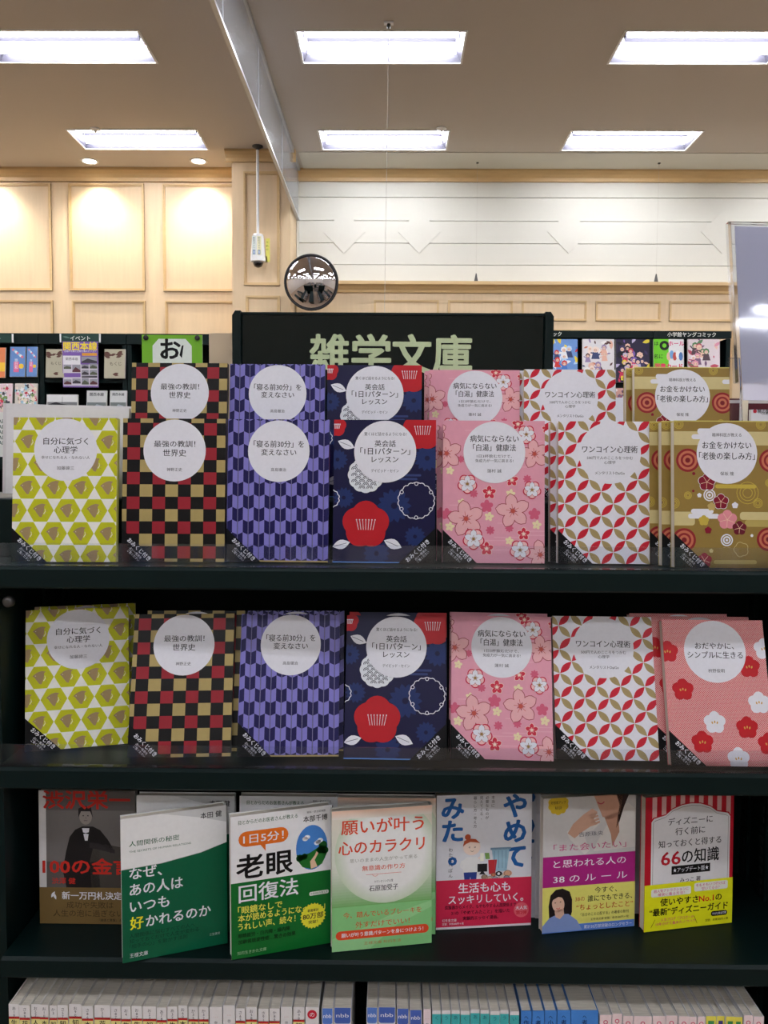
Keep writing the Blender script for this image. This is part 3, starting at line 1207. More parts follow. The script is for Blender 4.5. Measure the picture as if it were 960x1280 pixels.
def cover_mark(a):
    a.rect(0, 0, BW, BH, rgb(222, 220, 224))
    a.up()
    a.flower(9, 141, 4.4, rgb(190, 40, 60), depth=.2)
    a.text('暁の', 24, 141, 6, INK, w=14, bold=.6)
    a.rrect(18, 126, 48, 135, 4, rgb(150, 150, 155))
    a.up()
    a.rrect(18.6, 126.6, 47.4, 134.4, 3.6, rgb(222, 220, 224))
    a.text('文庫', 33, 130.5, 5, INK, w=12)


def cover_maroon(a):
    a.rect(0, 0, BW, BH, rgb(70, 26, 34))
    a.up()
    a.rect(8, 120, BW, 142, rgb(160, 60, 66))


MAKERS = {k: (lambda k=k: series_book(k)) for k in SERIES}
MAKERS.update({
    'kin': plain_book(cover_kin, rgb(210, 208, 205), obi_kin), 'green': plain_book(cover_green, rgb(210, 212, 212)),
    'rou': plain_book(cover_rou, rgb(215, 216, 216)), 'ora': plain_book(cover_ora, rgb(196, 196, 192), obi_ora),
    'yam': plain_book(cover_yam, rgb(205, 206, 210), obi_yam), 'wom': plain_book(cover_wom, rgb(205, 202, 202), obi_wom),
    'yamplain': plain_book(cover_yam, rgb(205, 206, 210)), 'yel': plain_book(cover_yel, rgb(176, 24, 40), obi_yel), 'blank': plain_book(cover_white, rgb(224, 222, 226)),
    'mark': plain_book(cover_mark, rgb(214, 210, 200)), 'maroon': plain_book(cover_maroon, rgb(70, 30, 36))})

# ================================================================== the setting
CZ = EYE + 3.2
LW, LDY = 1.27, 0.5
FX = [-0.105 + 2.46 * k for k in range(-3, 4)]
FY = [-7.4, -4.7, -2.0, .79, 2.66, 4.53, 6.4, 8.27]
# ceiling with real openings for the recessed lamps
xs = sorted([-9.0, 9.0] + [x + s * LW / 2 for x in FX for s in (-1, 1)])
ys = sorted([-8.0, 8.82, 9.6] + [y for y in FY] + [y + LDY for y in FY if y + LDY < 8.8])
cb, cb2 = MB(), MB()
for i in range(len(xs) - 1):
    for j in range(len(ys) - 1):
        mx, my = (xs[i] + xs[i + 1]) / 2, (ys[j] + ys[j + 1]) / 2
        hole = any(abs(mx - x) < LW / 2 for x in FX) and any(y < my < y + LDY for y in FY)
        if hole:
            continue
        cb.box(xs[i], xs[i + 1], ys[j], ys[j + 1], CZ, CZ + 0.02)
struct(cb.build('ceiling', M['ceil']))
c_ = bx(-1.0, 9, 8.84, 9.4, CZ - 0.006, CZ)
struct(c_.build('trim_1', M['board']))['label'] = 'lighter ceiling strip above the white board wall'
struct(bx(-9, 9, -8, 9.6, -0.05, 0).build('floor', M['floor']))
struct(bx(-9.1, -9, -8, 9.6, 0, CZ).build('wall_left', M['wall']))
struct(bx(9, 9.1, -8, 9.6, 0, CZ).build('wall_right', M['wall']))
struct(bx(-9, 9, -8.1, -8, 0, CZ).build('wall_front', M['wall']))


def frame(name, x0, x1, z0, z1, y, w=0.028, d=0.022, parent=None, lab=None):
    b = MB()
    for s in (0, 1):
        o = 0.008 * s
        dd = d if s == 0 else d * 0.55
        ww = w * (0.55 if s == 0 else 1)
        X0, X1, Z0, Z1 = x0, x1, z0, z1
        b.box(X0, X1, y - dd, y, Z1 - ww, Z1)
        b.box(X0, X1, y - dd, y, Z0, Z0 + ww)
        b.box(X0, X0 + ww, y - dd, y, Z0 + ww, Z1 - ww)
        b.box(X1 - ww, X1, y - dd, y, Z0 + ww, Z1 - ww)
    o = b.build(name, M['wood2'], parent)
    return o


def cornice(name, x0, x1, y, ztop, h, d, num=None):
    pts = [(y, ztop), (y - d, ztop), (y - d, ztop - h * .2), (y - d * .85, ztop - h * .3), (y - d * .6, ztop - h * .45), (y - d * .35, ztop - h * .7),
           (y - d * .3, ztop - h), (y, ztop - h)]
    o = MB().prism(pts, x0, x1, 'x').build(name, M['wood2'])
    return struct(o)


LY = 9.40
XP0, XP1 = at(290, 300, 8.83).x, at(363, 300, 8.83).x     # pillar
wl = struct(bx(-9, XP0, LY, LY + .1, 0, CZ).build('wall_back', M['wood']))
cornice('trim_2', -9, XP0, LY, CZ, .13, .1)['label'] = 'maple cornice along the top of the lit panelled wall'
pw = 116 * LY / F
zt, zb = at(150, 230, LY).z, at(150, 364, LY).z
for k in range(-6, 1):
    a0, a1 = at(87 + 116 * k, 300, LY).x, at(181 + 116 * k, 300, LY).x
    frame('panel_moulding', a0, a1, zb, zt, LY, parent=wl)
    frame('panel_moulding', a0 + .02, a1, at(150, 431, LY).z, at(150, 376, LY).z, LY, parent=wl)
frame('panel_moulding', at(204, 300, LY).x, XP0 + .02, zb, zt, LY, parent=wl)
frame('panel_moulding', at(206, 300, LY).x, XP0 + .02, at(150, 431, LY).z, at(150, 376, LY).z, LY, parent=wl)
# pillar
pl = struct(bx(XP0, XP1, 8.83, LY + .1, 0, CZ).build('wall_pillar', M['wood']))
frame('panel_moulding', at(305, 300, 8.83).x, at(350, 300, 8.83).x, at(330, 357, 8.83).z, at(330, 215, 8.83).z, 8.83, .03, .02, pl)
frame('panel_moulding', at(307, 300, 8.83).x, at(350, 300, 8.83).x, at(330, 440, 8.83).z, at(330, 370, 8.83).z, 8.83, .03, .02, pl)
cornice('trim_3', XP0 - .06, XP1 + .06, 8.83, CZ, .11, .08)['label'] = 'maple cornice around the head of the pillar'
struct(bx(XP1 + .005, at(373, 300, 9.36).x, 9.34, LY, 1, CZ - .1).build('trim_4', M['board']))['label'] = 'pale upright strip between pillar and board wall'
# right: board wall with cove, and the panelled wall under it
ZL = at(650, 352, 9.1).z
wr = struct(bx(XP1, 9, LY + .03, LY + .1, 0, CZ).build('wall_right_boards', M['board']))
wr.name = 'wall_back_right'
bys = [222, 247, 276.5, 304.5, 331.5, 360]
for i in range(5):
    z1, z0 = at(650, bys[i], LY).z, at(650, bys[i + 1], LY).z
    o = bx(XP1, 9, LY + (.0025 if i in (1, 3) else 0.0), LY + .032, z0 + .0025, z1 - .0025).build('board', M['board'], wr, bevel=.003)
for px in (430, 524, 711, 903, 1092):
    c = at(px, 290, LY)
    r = .235
    MB().prism([(c.x - r, c.z), (c.x, c.z - r), (c.x + r, c.z), (c.x, c.z + r)], LY - .007, LY + .003).build('diamond_plate', M['board'], wr)
cornice('trim_5', XP1, 9, LY, CZ, .12, .09)['label'] = 'maple cornice above the white board wall'
pr_ = struct(bx(XP1 + .02, 9, 9.18, 9.21, 0, ZL - .02).build('wall_panelled_dado', M['wood']))
b = MB()
b.prism([(9.25, ZL), (9.08, ZL), (9.08, ZL - .035), (9.11, ZL - .05), (9.15, ZL - .085), (9.16, ZL - .11), (9.18, ZL - .11), (9.18, ZL - .03), (9.25, ZL - .03)], XP1, 9, 'x')
struct(b.build('trim_6', M['wood2']))['label'] = 'maple ledge hiding the cove lamps under the white boards'
for k in range(-2, 6):
    a0, a1 = at(652 + 92.3 * k, 390, 9.18).x, at(733 + 92.3 * k, 390, 9.18).x
    frame('panel_moulding', a0, a1, at(650, 401, 9.18).z, at(650, 376, 9.18).z, 9.18, .022, .018, pr_)
    frame('panel_moulding', a0, a1, at(650, 520, 9.18).z, at(650, 412, 9.18).z, 9.18, .022, .018, pr_)
k = 0
x = XP1 + .12
while x < 8.6:
    t = empty('cove_lamp', (x + .6, 9.315, ZL - .09))
    MB().tube((-.58, 0, 0), (.58, 0, 0), .014).build('tube', M['cove'], t)
    bx(-.6, .6, -.03, .03, -.06, -.02).build('housing', M['white'], t)
    tag(t, 'slim cove tube lamp hidden behind the maple ledge, glowing up the white boards', 'lamp', 'cove lamps behind the ledge')
    x += 1.25
    k += 1

# ------------------------------------------------------------------ lamps in the ceiling
fr, tr = MB(), MB()
w2 = LW / 2
for a in ((-w2 - .012, w2 + .012, -.012, .004), (-w2 - .012, w2 + .012, LDY - .004, LDY + .012), (-w2 - .012, -w2 + .004, .004, LDY - .004), (w2 - .004, w2 + .012, .004, LDY - .004)):
    fr.box(*a, -.006, .001)
i_ = .06
tr.v = [(-w2, 0, .0), (w2, 0, .0), (w2, LDY, .0), (-w2, LDY, .0), (-w2 + i_, i_ * .6, .1), (w2 - i_, i_ * .6, .1), (w2 - i_, LDY - i_ * .6, .1), (-w2 + i_, LDY - i_ * .6, .1)]
tr.f = [(0, 1, 5, 4), (1, 2, 6, 5), (2, 3, 7, 6), (3, 0, 4, 7), (4, 5, 6, 7)]
tr.prism([(LDY * .42, .1), (LDY * .5, .045), (LDY * .58, .1)], -w2 + i_, w2 - i_, 'x')
frm, trm = fr.mesh('frame', M['white']), tr.mesh('reflector', M['reflector'])
tbm = [MB().tube((-w2 + .05, y, .045), (w2 - .05, y, .045), .03, 8).mesh('tube', M['tube']) for y in (.12, .38)]
names = {(2, 6): 'upper left', (3, 6): 'upper middle', (4, 6): 'upper right', (2, 7): 'lower left', (3, 7): 'lower middle', (4, 7): 'lower right'}
for i, x in enumerate(FX):
    for j, y in enumerate(FY):
        t = empty('ceiling_light', (x, y, CZ))
        for nm, me in (('frame', frm), ('reflector', trm), ('tube', tbm[0]), ('tube', tbm[1])):
            o = bpy.data.objects.new(nm, me)
            COL.objects.link(o)
            o.parent = t
        if (i, j) in names:
            tag(t, 'recessed twin-tube ceiling light, %s of the six in view' % names[i, j], 'ceiling light', 'ceiling lights in view')
        else:
            tag(t, 'recessed twin-tube ceiling light beyond the picture edge', 'ceiling light', 'ceiling lights out of view')

for px, lab in ((248, 'round downlight in the ceiling nearest the pillar'), (112, 'round downlight in the ceiling, left of the one by the pillar'),
                (-24, None), (-160, None), (-296, None)):
    p = onz(px, 201, CZ)
    t = empty('downlight', (p.x, p.y, CZ))
    MB().lathe([(.095, 0), (.095, -.008), (.075, -.01), (.07, -.002), (.07, 0)], seg=28).build('trim_ring', M['white'], t)
    MB().lathe([(.066, -.001), (.066, -.005)], seg=20).build('lens', M['spot'], t)
    tag(t, lab or 'round ceiling downlight left of the picture', 'downlight', 'ceiling downlights along the panelled wall')
    ld = bpy.data.lights.new('spot', 'SPOT')
    ld.energy = 95
    ld.color = (1, .94, .80)
    ld.spot_size = R_(100)
    ld.spot_blend = .9
    ld.shadow_soft_size = .05
    lo = bpy.data.objects.new('spot', ld)
    COL.objects.link(lo)
    lo.parent = t
    lo.location = (0, 0, -.02)
    lo.rotation_euler = (R_(16), 0, 0)

for px, py, lab in ((119, 161, 'tiny round ceiling sensor above the lower left light'), (552, 160, 'tiny round ceiling sensor beside the lower middle light')):
    p = onz(px, py, CZ)
    tag(MB().lathe([(.05, 0), (.05, -.01), (.02, -.02), (.012, -.035), (.002, -.036)], (0, 0, 0), 16).build('ceiling_sensor', M['white']), lab, 'sensor').location = (p.x, p.y, CZ)

# hanging smoke curtain
SX = -1.055
SB = CZ - .56
sc = empty('smoke_curtain', (SX, 9.3, CZ))
tag(sc, 'clear glazed smoke curtain hanging from the ceiling in metal rails', 'smoke curtain')
y = 0.0
while y > -9.8:
    y0 = y - 1.36
    bx(-.003, .003, y0 + .006, y - .006, SB - CZ + .01, -.02).build('glass_panel', M['smoke'], sc)
    bx(-.006, .006, y0 - .006, y0 + .006, SB - CZ, -.01).build('joint_bar', M['alu'], sc)
    y = y0
bx(-.014, .014, y, 0, SB - CZ - .012, SB - CZ + .012).build('bottom_rail', M['alu'], sc)
bx(-.022, .022, y, 0, -.035, 0).build('top_rail', M['alu'], sc)

# security camera on its drop pole
p = onz(322, 182.5, CZ)
cc = empty('security_camera', (p.x, p.y, CZ))
tag(cc, 'white security camera with dark dome on a ceiling pole before the pillar', 'camera')
s_ = p.y / F
zc = lambda py: at(322, py, p.y).z - CZ
MB().lathe([(.055, 0), (.055, -.01), (.02, -.03), (.014, -.04)], seg=24).build('ceiling_plate', M['steel'], cc, True)
MB().tube((0, 0, -.02), (0, 0, zc(294)), .014, 12).build('pole', M['white'], cc)
MB().lathe([(.05, zc(293)), (.058, zc(295)), (.078, zc(322)), (.078, zc(327)), (.06, zc(328))], seg=8).build('housing', M['white'], cc)
MB().lathe([(.052, zc(327)), (.05, zc(330)), (.038, zc(333)), (.012, zc(334.5))], seg=20).build('dome', M['dome'], cc, True)
a = Art(110, 210, .3)
a.rect(8, 12, 48, 200, rgb(226, 234, 226))
a.rect(60, 12, 102, 200, rgb(236, 232, 190))
a.up()
for x in (16, 68):
    a.rect(x, 18, x + 24, 62, rgb(70, 96, 150))
    a.z += .2
    a.rect(x + 4, 24, x + 20, 56, rgb(190, 206, 226))
    a.z += .2
    a.vtext('防犯カメラ', x + 12, 182, 22, rgb(70, 92, 130), step=25)
lb = a.build('sticker', M['print'], cc, y=-.083)
lb.location = (0, 0, zc(322.5))
ye = bx(.083, .125, -.012, -.009, zc(328), zc(299)).build('tag', M['white'], cc)
a = Art(42, 240, .3)
a.rect(0, 0, 42, 240, rgb(226, 220, 110))
a.rect(0, 0, 14, 60, rgb(60, 90, 90))
a.vtext('作動中', 14, 200, 26, rgb(120, 140, 50), step=36)
tg = a.build('tag_print', M['print'], ye, y=-.0125)
tg.location = (.104, 0, zc(328))

# convex mirror
mc = at(389, 353, 8.45)
mr = .272
mi = empty('convex_mirror', mc, (R_(8), 0, R_(-4)))
tag(mi, 'round convex security mirror on a bracket beside the pillar', 'mirror')
prof = []
RR = .36
for i in range(15):
    r = mr * .965 * (14 - i) / 14
    prof.append((max(r, .0008), -(math.sqrt(RR * RR - r * r) - math.sqrt(RR * RR - (mr * .965) ** 2)) - .004))
MB().lathe(prof, seg=48, axis='y').build('mirror_face', M['mirror'], mi, True)
MB().lathe([(mr * .94, 0), (mr * .96, -.012), (mr, -.012), (mr + .006, 0), (mr, .02), (mr * .9, .03), (.02, .05)], seg=48, axis='y').build('rim', M['rubber'], mi, True)
inv = mi.matrix_basis.inverted()
MB().tube((0, .05, 0), (-.1, .4, 0), .014).build('bracket_arm', M['steel'], mi)
MB().tube((-.1, .4, 0), (XP1 - mc.x - .02, .55, 0), .014).build('bracket_arm', M['steel'], mi)

# hanging wires
p = onz(486, 28, CZ)
t = empty('hanging_wire', (p.x, p.y, CZ))
tag(t, 'thin sign-hanging wire dropping from a ceiling hook in the middle', 'wire')
bx(-.035, .035, -.02, .02, -.012, 0).build('ceiling_hook', M['white'], t)
MB().lathe([(.012, -.01), (.016, -.03), (.01, -.045)], seg=12).build('hook_ring', M['steel'], t)
MB().tube((0, 0, -.04), (-.03, 0, 1.4 - CZ), .0018, 6).build('wire', M['wire'], t)
MB().lathe([(.004, 1.4 - CZ), (.02, 1.39 - CZ), (.02, 1.33 - CZ), (.004, 1.32 - CZ)], (-.03, 0, 0), 12).build('weight', M['steel'], t)
for px, lab in ((595, 'fine wire and clip standing on the maple ledge, left one'), (820, 'fine wire and clip standing on the maple ledge, right one')):
    p = at(px, 352, 9.12)
    t = empty('ledge_wire', (p.x, 9.12, ZL))
    tag(t, lab, 'wire', 'wires from ceiling to ledge')
    MB().prism([(-.022, 0), (.022, 0), (.004, .09), (-.004, .09)], -.008, .008).build('clip', M['steel'], t)
    MB().tube((0, 0, .08), (0, 0, CZ - ZL), .0010, 6).build('wire', M['wire'], t)
    bx(-.012, .012, -.012, .012, CZ - ZL - .015, CZ - ZL - .004).build('ceiling_clip', M['steel'], t)

# ------------------------------------------------------------------ far wall bookcases
FD = 4.8
ZT = at(150, 417, FD).z


def far_case(px0, px1, lab, z_shelves, header=None, hx=None, ZT=ZT, hh=.06):
    x0, x1 = at(px0, 450, FD).x, at(px1, 450, FD).x
    t = empty('wall_bookcase', ((x0 + x1) / 2, FD + .15, 0))
    tag(t, lab, 'bookcase', 'dark green bookcases along the far side')
    w = (x1 - x0) / 2 - .002
    bx(-w, w, .13, .15, 0, ZT).build('back_panel', M['shelf2'], t)
    for s in (-1, 1):
        bx(min(s * w, s * (w - .025)), max(s * w, s * (w - .025)), -.14, .13, 0, ZT - hh - .002).build('side_panel', M['shelf'], t)
    hd = bx(-w, w, -.15, -.12, ZT - hh, ZT).build('header', M['shelf'], t)
    bx(-w, w, -.12, .13, ZT - .02, ZT).build('top_panel', M['shelf'], t)
    if header:
        a = Art(w * 2000, hh * 1000, .2)
        a.text(header, (hx - x0) * 1000, hh * 500, 28, rgb(225, 228, 220), bold=1)
        l = a.build('header_lettering', M['print'], hd, y=-.1505)
        l.location = (0, 0, ZT - hh)
    for z in z_shelves:
        bx(-w + .026, w - .026, -.13, .13, z - .02, z).build('shelf', M['shelf'], t)
    return t


ZS = [at(100, 473.5, FD).z, at(100, 519, FD).z, 1.4, 1.05, .7, .35, .08]
far_case(-170, -60, 'dark green magazine bookcase far left, cut by the picture edge', ZS)
far_case(-60, 48, 'dark green magazine bookcase at the far left edge', ZS)
far_case(48, 158, 'dark green magazine bookcase behind the railway event poster', ZS)
far_case(158, 290, 'dark green magazine bookcase behind the green handwritten card', ZS)
ZT2 = at(800, 413.5, FD).z
ZR = [at(700, 479, FD).z, at(700, 522, FD).z, 1.4, 1.05, .7, .35, .08]
far_case(560, 686, 'dark green comic bookcase mostly behind the section sign', ZR, ZT=ZT2, hh=.04)
far_case(686, 816, 'dark green comic bookcase right of the section sign', ZR, 'コミック', at(690, 420, FD).x, ZT=ZT2, hh=.04)
far_case(816, 914, 'dark green comic bookcase with white header lettering', ZR, '小学館ヤングコミック', at(864, 420, FD).x, ZT=ZT2, hh=.04)


def blob_cover(pal, bg, seed, n=130, size=.13):
    def fn(a):
        rnd = random.Random(seed)
        a.rect(0, 0, a.W, a.H, bg)
        for i in range(n):
            a.z += .25
            x, y, r = rnd.gauss(a.W / 2, a.W * .26), rnd.gauss(a.H * .48, a.H * .26), rnd.uniform(.3, 1) * a.W * size
            c = rnd.choice(pal)
            q = rnd.random()
            if q < .5:
                a.flower(x, y, r, c, n=rnd.choice((3, 4, 5, 7)), rot=rnd.uniform(0, 360), depth=.5, m=4)
            elif q < .8:
                a.disc(x, y, r * .6, c, ry=r * .8, n=10)
            else:
                a.line(x, y, x + rnd.uniform(-1, 1) * r * 2, y + rnd.uniform(-2, 2) * r, r * .3, c)
        a.up()
    return fn


def crowd_cover(pal, bg, seed, n=16, title=None):
    """generic crowd of small drawn figures: body, hair and face patches"""
    def fn(a):
        rnd = random.Random(seed)
        W, H = a.W, a.H
        a.rect(0, 0, W, H, bg)
        a.up()
        for i in range(26):
            x, y, r = rnd.uniform(0, W), rnd.uniform(0, H), W * rnd.uniform(.03, .1)
            a.lens(x, y, r * 3, r * .6, rnd.uniform(0, 180), rnd.choice(pal))
            a.z += .1
        q = sorted(((rnd.uniform(.12, .88) * W, rnd.uniform(.12, .86) * H) for _ in range(n)), key=lambda p: -p[1])
        for x, y in q:
            r = W * rnd.uniform(.06, .085)
            hair, coat, sk = rnd.choice(pal), rnd.choice(pal), rgb(232, 196, 176)
            a.z += .2
            a.poly([(x - r * 1.5, y - r * 3.4), (x - r * .9, y - r * .8), (x + r * .9, y - r * .8), (x + r * 1.6, y - r * 3.4)], coat)
            a.z += .2
            a.line(x - r * .8, y - r * 1.2, x - r * rnd.uniform(1.6, 2.4), y - r * rnd.uniform(0, 2), r * .5, coat)
            a.z += .2
            a.flower(x, y + r * .15, r * 1.25, hair, n=7, depth=.25, m=3)
            a.z += .2
            a.disc(x, y - r * .15, r * .72, sk, n=10)
            a.z += .2
            for sx in (-.3, .3):
                a.disc(x + sx * r, y - r * .1, r * .14, rgb(40, 36, 60), n=5)
        a.up()
        if title:
            a.text(title, W * .5, H * .1, W * .18, rgb(230, 220, 60), w=W * .7, bold=2)
    return fn


def mag(px0, py0, px1, py1, lab, fn, group, D=FD - .02, t=.012, lean=.1, cat='magazine', name='magazine'):
    """face-out magazine; outline given where it stands in the shelf"""
    p, q = at(px0, py1, D), at(px1, py1, D)
    h = at(px0, py0, D).z - p.z
    w = q.x - p.x
    a = Art(w * 1000, h * 1000, .12)
    fn(a)
    o = a.build(name, M['gloss'], None, y=-t - .0002, extra=boxdata(-w / 2, w / 2, -t, 0, 0, h, rgb(215, 212, 208)))
    o.location = ((p.x + q.x) / 2, D + t, p.z)
    o.rotation_euler = (-lean, 0, 0)
    tag(o, lab, cat, group)
    return o


def rail_blue(a):
    a.rect(0, 0, a.W, a.H, rgb(104, 140, 196))
    a.up()
    a.rect(a.W * .25, a.H * .15, a.W * .6, a.H * .5, rgb(222, 110, 150))
    a.disc(a.W * .75, a.H * .35, a.W * .17, rgb(232, 190, 60), n=12)
    for i in range(7):
        a.z += .3
        a.disc(a.W * (.2 + .1 * i), a.H * (.9 - .04 * i), a.W * .09, (rgb(226, 120, 140), rgb(150, 190, 220), rgb(230, 230, 230))[i % 3], n=8)
    a.up()
    a.vtext('旅日和', a.W * .42, a.H * .55, a.W * .24, rgb(235, 235, 245))


def orange_cov(a):
    a.rect(0, 0, a.W, a.H, rgb(222, 130, 84))
    a.up()
    a.rect(a.W * .3, a.H * .2, a.W, a.H * .5, rgb(236, 190, 60))


def beige_cov(a):
    a.rect(0, 0, a.W, a.H, rgb(176, 170, 148))
    rnd = random.Random(3)
    a.up()
    for i in range(14):
        x, y = rnd.uniform(.05, .8) * a.W, rnd.choice((rnd.uniform(.1, .4), rnd.uniform(.72, .9))) * a.H
        a.lens(x, y, a.W * .3, a.W * .06, rnd.uniform(-30, 30), rgb(92, 62, 54))
        a.z += .1
    a.text('もくじ', a.W * .55, a.H * .5, a.W * .2, rgb(60, 56, 50))


def train_bw(a):
    a.rect(0, 0, a.W, a.H, rgb(214, 214, 214))
    a.up()
    a.rect(4, 4, a.W - 4, a.H * .62, rgb(120, 122, 124))
    a.up()
    a.poly([(4, 20), (a.W * .06, a.H * .5), (a.W * .3, a.H * .62), (a.W * .5, a.H * .52), (a.W * .9, a.H * .42), (a.W - 6, 10)], rgb(36, 36, 40))
    a.line(a.W * .5, a.H * .5, a.W * .5, a.H * .9, 2, rgb(60, 60, 60))
    a.up()
    for i in range(5):
        a.disc(a.W * (.15 + .15 * i), 14, 8, rgb(80, 80, 84), n=12)


def kansai(a):
    a.rect(0, 0, a.W, a.H, rgb(196, 198, 198))
    a.text('関西本線', a.W / 2, a.H * .84, a.W * .19, rgb(50, 50, 56), w=a.W * .7, bold=1)
    a.up()
    a.rect(3, 3, a.W - 3, a.H * .5, rgb(110, 118, 116))
    a.up()
    a.poly([(3, 3), (a.W * .5, a.H * .42), (a.W * .8, a.H * .36), (a.W - 3, 3)], rgb(160, 170, 180))


GL = 'travel magazines in the far left bookcases'
mag(-12, 434, 6, 472, 'orange travel booklet at the far left edge of the upper row', orange_cov, GL)
mag(12, 433, 31, 471, 'light blue travel booklet, left of the blue pair in the upper row', rail_blue, GL)
mag(33, 433, 46, 471, 'narrow light blue travel booklet, right of the blue pair', rail_blue, GL)
mag(57, 436, 80, 472, 'beige brushwork booklet left of the railway poster', beige_cov, GL)
mag(130, 436, 156, 473, 'beige brushwork booklet right of the railway poster', beige_cov, GL)
PAL1 = [rgb(*c) for c in ((230, 150, 170), (240, 240, 240), (150, 190, 210), (200, 60, 80), (60, 60, 70), (236, 220, 200), (120, 150, 90))]
mag(-14, 479, 15, 517, 'pink and white magazine at the far left edge, lower row', blob_cover(PAL1, rgb(230, 205, 210), 5), GL)
mag(18, 479, 46, 517, 'busy red and green photo magazine in the far left lower row', blob_cover(PAL1, rgb(214, 206, 196), 9), GL)
mag(58, 493, 97, 518, 'wide black-and-white steam train book in the lower row', train_bw, GL)
mag(108, 488, 133, 518, 'grey railway line booklet, left of the grey pair', kansai, GL)
mag(137, 488, 158, 518, 'grey railway line booklet, right of the grey pair', kansai, GL)

GR_ = 'comic magazines in the far right bookcases'
PC = {1: [(70, 120, 200), (236, 236, 240), (240, 210, 60), (60, 70, 110), (180, 210, 240), (210, 60, 60)],
      2: [(240, 236, 236), (200, 120, 90), (230, 180, 160), (90, 60, 60), (150, 130, 170), (60, 70, 110), (240, 220, 210)],
      3: [(30, 26, 50), (120, 90, 170), (230, 190, 170), (60, 50, 90), (220, 200, 60), (200, 60, 90), (190, 180, 210), (20, 20, 30)],
      5: [(236, 226, 226), (190, 80, 100), (230, 190, 170), (130, 100, 130), (90, 70, 80), (220, 150, 170), (90, 130, 90)]}
PC = {k: [rgb(*c) for c in v] for k, v in PC.items()}
mag(683, 423, 722, 478, 'blue and yellow comic magazine beside the section sign', crowd_cover(PC[1], rgb(110, 150, 210), 21, 8), GR_)
mag(728, 423, 768, 478, 'comic magazine with white cover crowded with reddish figures', crowd_cover(PC[2], rgb(224, 220, 222), 22, 12), GR_)


mag(770, 423, 812, 478, 'dark purple comic magazine crowded with small figures', crowd_cover(PC[3], rgb(40, 34, 60), 23, 18, 'BEST'), GR_)


def tosho(a):
    a.rect(0, 0, a.W, a.H, rgb(226, 226, 226))
    a.up()
    a.rect(0, a.H * .35, a.W * .5, a.H, rgb(110, 200, 40))
    a.rect(a.W * .1, a.H * .02, a.W * .95, a.H * .3, rgb(170, 190, 60))
    a.up()
    a.ring(a.W * .36, a.H * .85, a.W * .16, a.W * .09, rgb(20, 30, 20), n=16)
    a.text('は', a.W * .1, a.H * .9, a.W * .15, INK, bold=1)
    a.text('名に', a.W * .16, a.H * .6, a.W * .16, rgb(20, 40, 20), bold=1)
    a.text('ホール', a.W * .75, a.H * .9, a.W * .18, rgb(210, 60, 120), bold=2)
    a.up()
    for i, c in enumerate(((230, 190, 160), (120, 170, 220), (200, 90, 80), (236, 236, 236), (90, 130, 190))):
        a.disc(a.W * (.5 + .1 * i), a.H * (.6 + .04 * (i % 2)), a.W * .07, rgb(*c), ry=a.H * .1, n=10)
        a.z += .2
    a.text('図書カード', a.W * .5, a.H * .37, a.W * .2, rgb(226, 70, 100), w=a.W * .9, bold=3)
    a.text('ネットギフトが当たる', a.W * .5, a.H * .18, a.W * .11, rgb(90, 110, 40), w=a.W * .86, bold=1)


mag(817, 423, 855, 478, 'green and white prize-offer magazine with pink lettering', tosho, GR_)
mag(860, 423, 900, 478, 'pale comic magazine with pink and plum figures at the right', crowd_cover(PC[5], rgb(222, 208, 212), 25, 16), GR_)
mag(770, 485, 790, 520, 'pink-toned magazine in the row below the comics', blob_cover(PC[5], rgb(210, 160, 150), 26), GR_)
mag(795, 485, 835, 520, 'second pink-toned magazine in the row below the comics, mostly hidden', blob_cover(PC[2], rgb(210, 190, 190), 27), GR_)

# railway event poster and its header clip
p, q = at(79, 484, FD - .016), at(122.5, 427, FD - .016)
W_, H_ = (q.x - p.x) * 1000, (q.z - p.z) * 1000
a = Art(W_, H_, .15)
pu = rgb(126, 96, 170)
a.rect(0, 0, W_, H_, pu)
a.text('関西本線', W_ / 2, H_ * .9, W_ * .25, rgb(238, 214, 50), w=W_ * .94, bold=3)
a.text('沿線の写真と記録を集めたフェア', W_ / 2, H_ * .79, W_ * .07, WHITE, w=W_ * .9)
a.up()
a.rect(W_ * .55, H_ * .69, W_ * .97, H_ * .75, rgb(226, 160, 60))
a.rect(3, H_ * .5, W_ * .5, H_ * .69, rgb(226, 224, 228))
a.rect(3, 8, W_ - 3, H_ * .5, rgb(206, 200, 212))
a.text('関西本線', W_ * .26, H_ * .62, W_ * .09, INK, w=W_ * .34)
a.up()
rnd = random.Random(8)
for i, (x0, y0, x1, y1) in enumerate(((.53, .53, .97, .67), (.03, .4, .24, .49), (.27, .33, .5, .49), (.53, .41, .73, .5), (.76, .41, .97, .52), (.03, .22, .5, .31),
                                      (.53, .27, .73, .38), (.76, .27, .97, .38), (.03, .06, .24, .17), (.27, .08, .5, .19), (.53, .06, .73, .2), (.76, .06, .97, .18), (.53, .21, .97, .26))):
    a.rect(W_ * x0, H_ * y0, W_ * x1, H_ * y1, rgb(150, 150, 160) if i != 5 else pu)
    a.z += .2
    if i != 5:
        a.poly([(W_ * x0, H_ * y0), (W_ * x0, H_ * (y0 + .03)), (W_ * (x0 + .4 * (x1 - x0)), H_ * (y0 + .7 * (y1 - y0))), (W_ * x1, H_ * (y0 + .04)), (W_ * x1, H_ * y0)],
               (rgb(70, 66, 74), rgb(90, 96, 80), rgb(96, 60, 66))[i % 3])
        a.z += .2
po = a.build('poster', M['gloss'], None, y=-.001, extra=boxdata(-W_ / 2000, W_ / 2000, -.0008, 0, 0, H_ / 1000, WHITE))
po.location = ((p.x + q.x) / 2, FD - .0165, p.z)
tag(po, 'purple railway event poster with yellow heading hung on the far bookcase', 'poster')


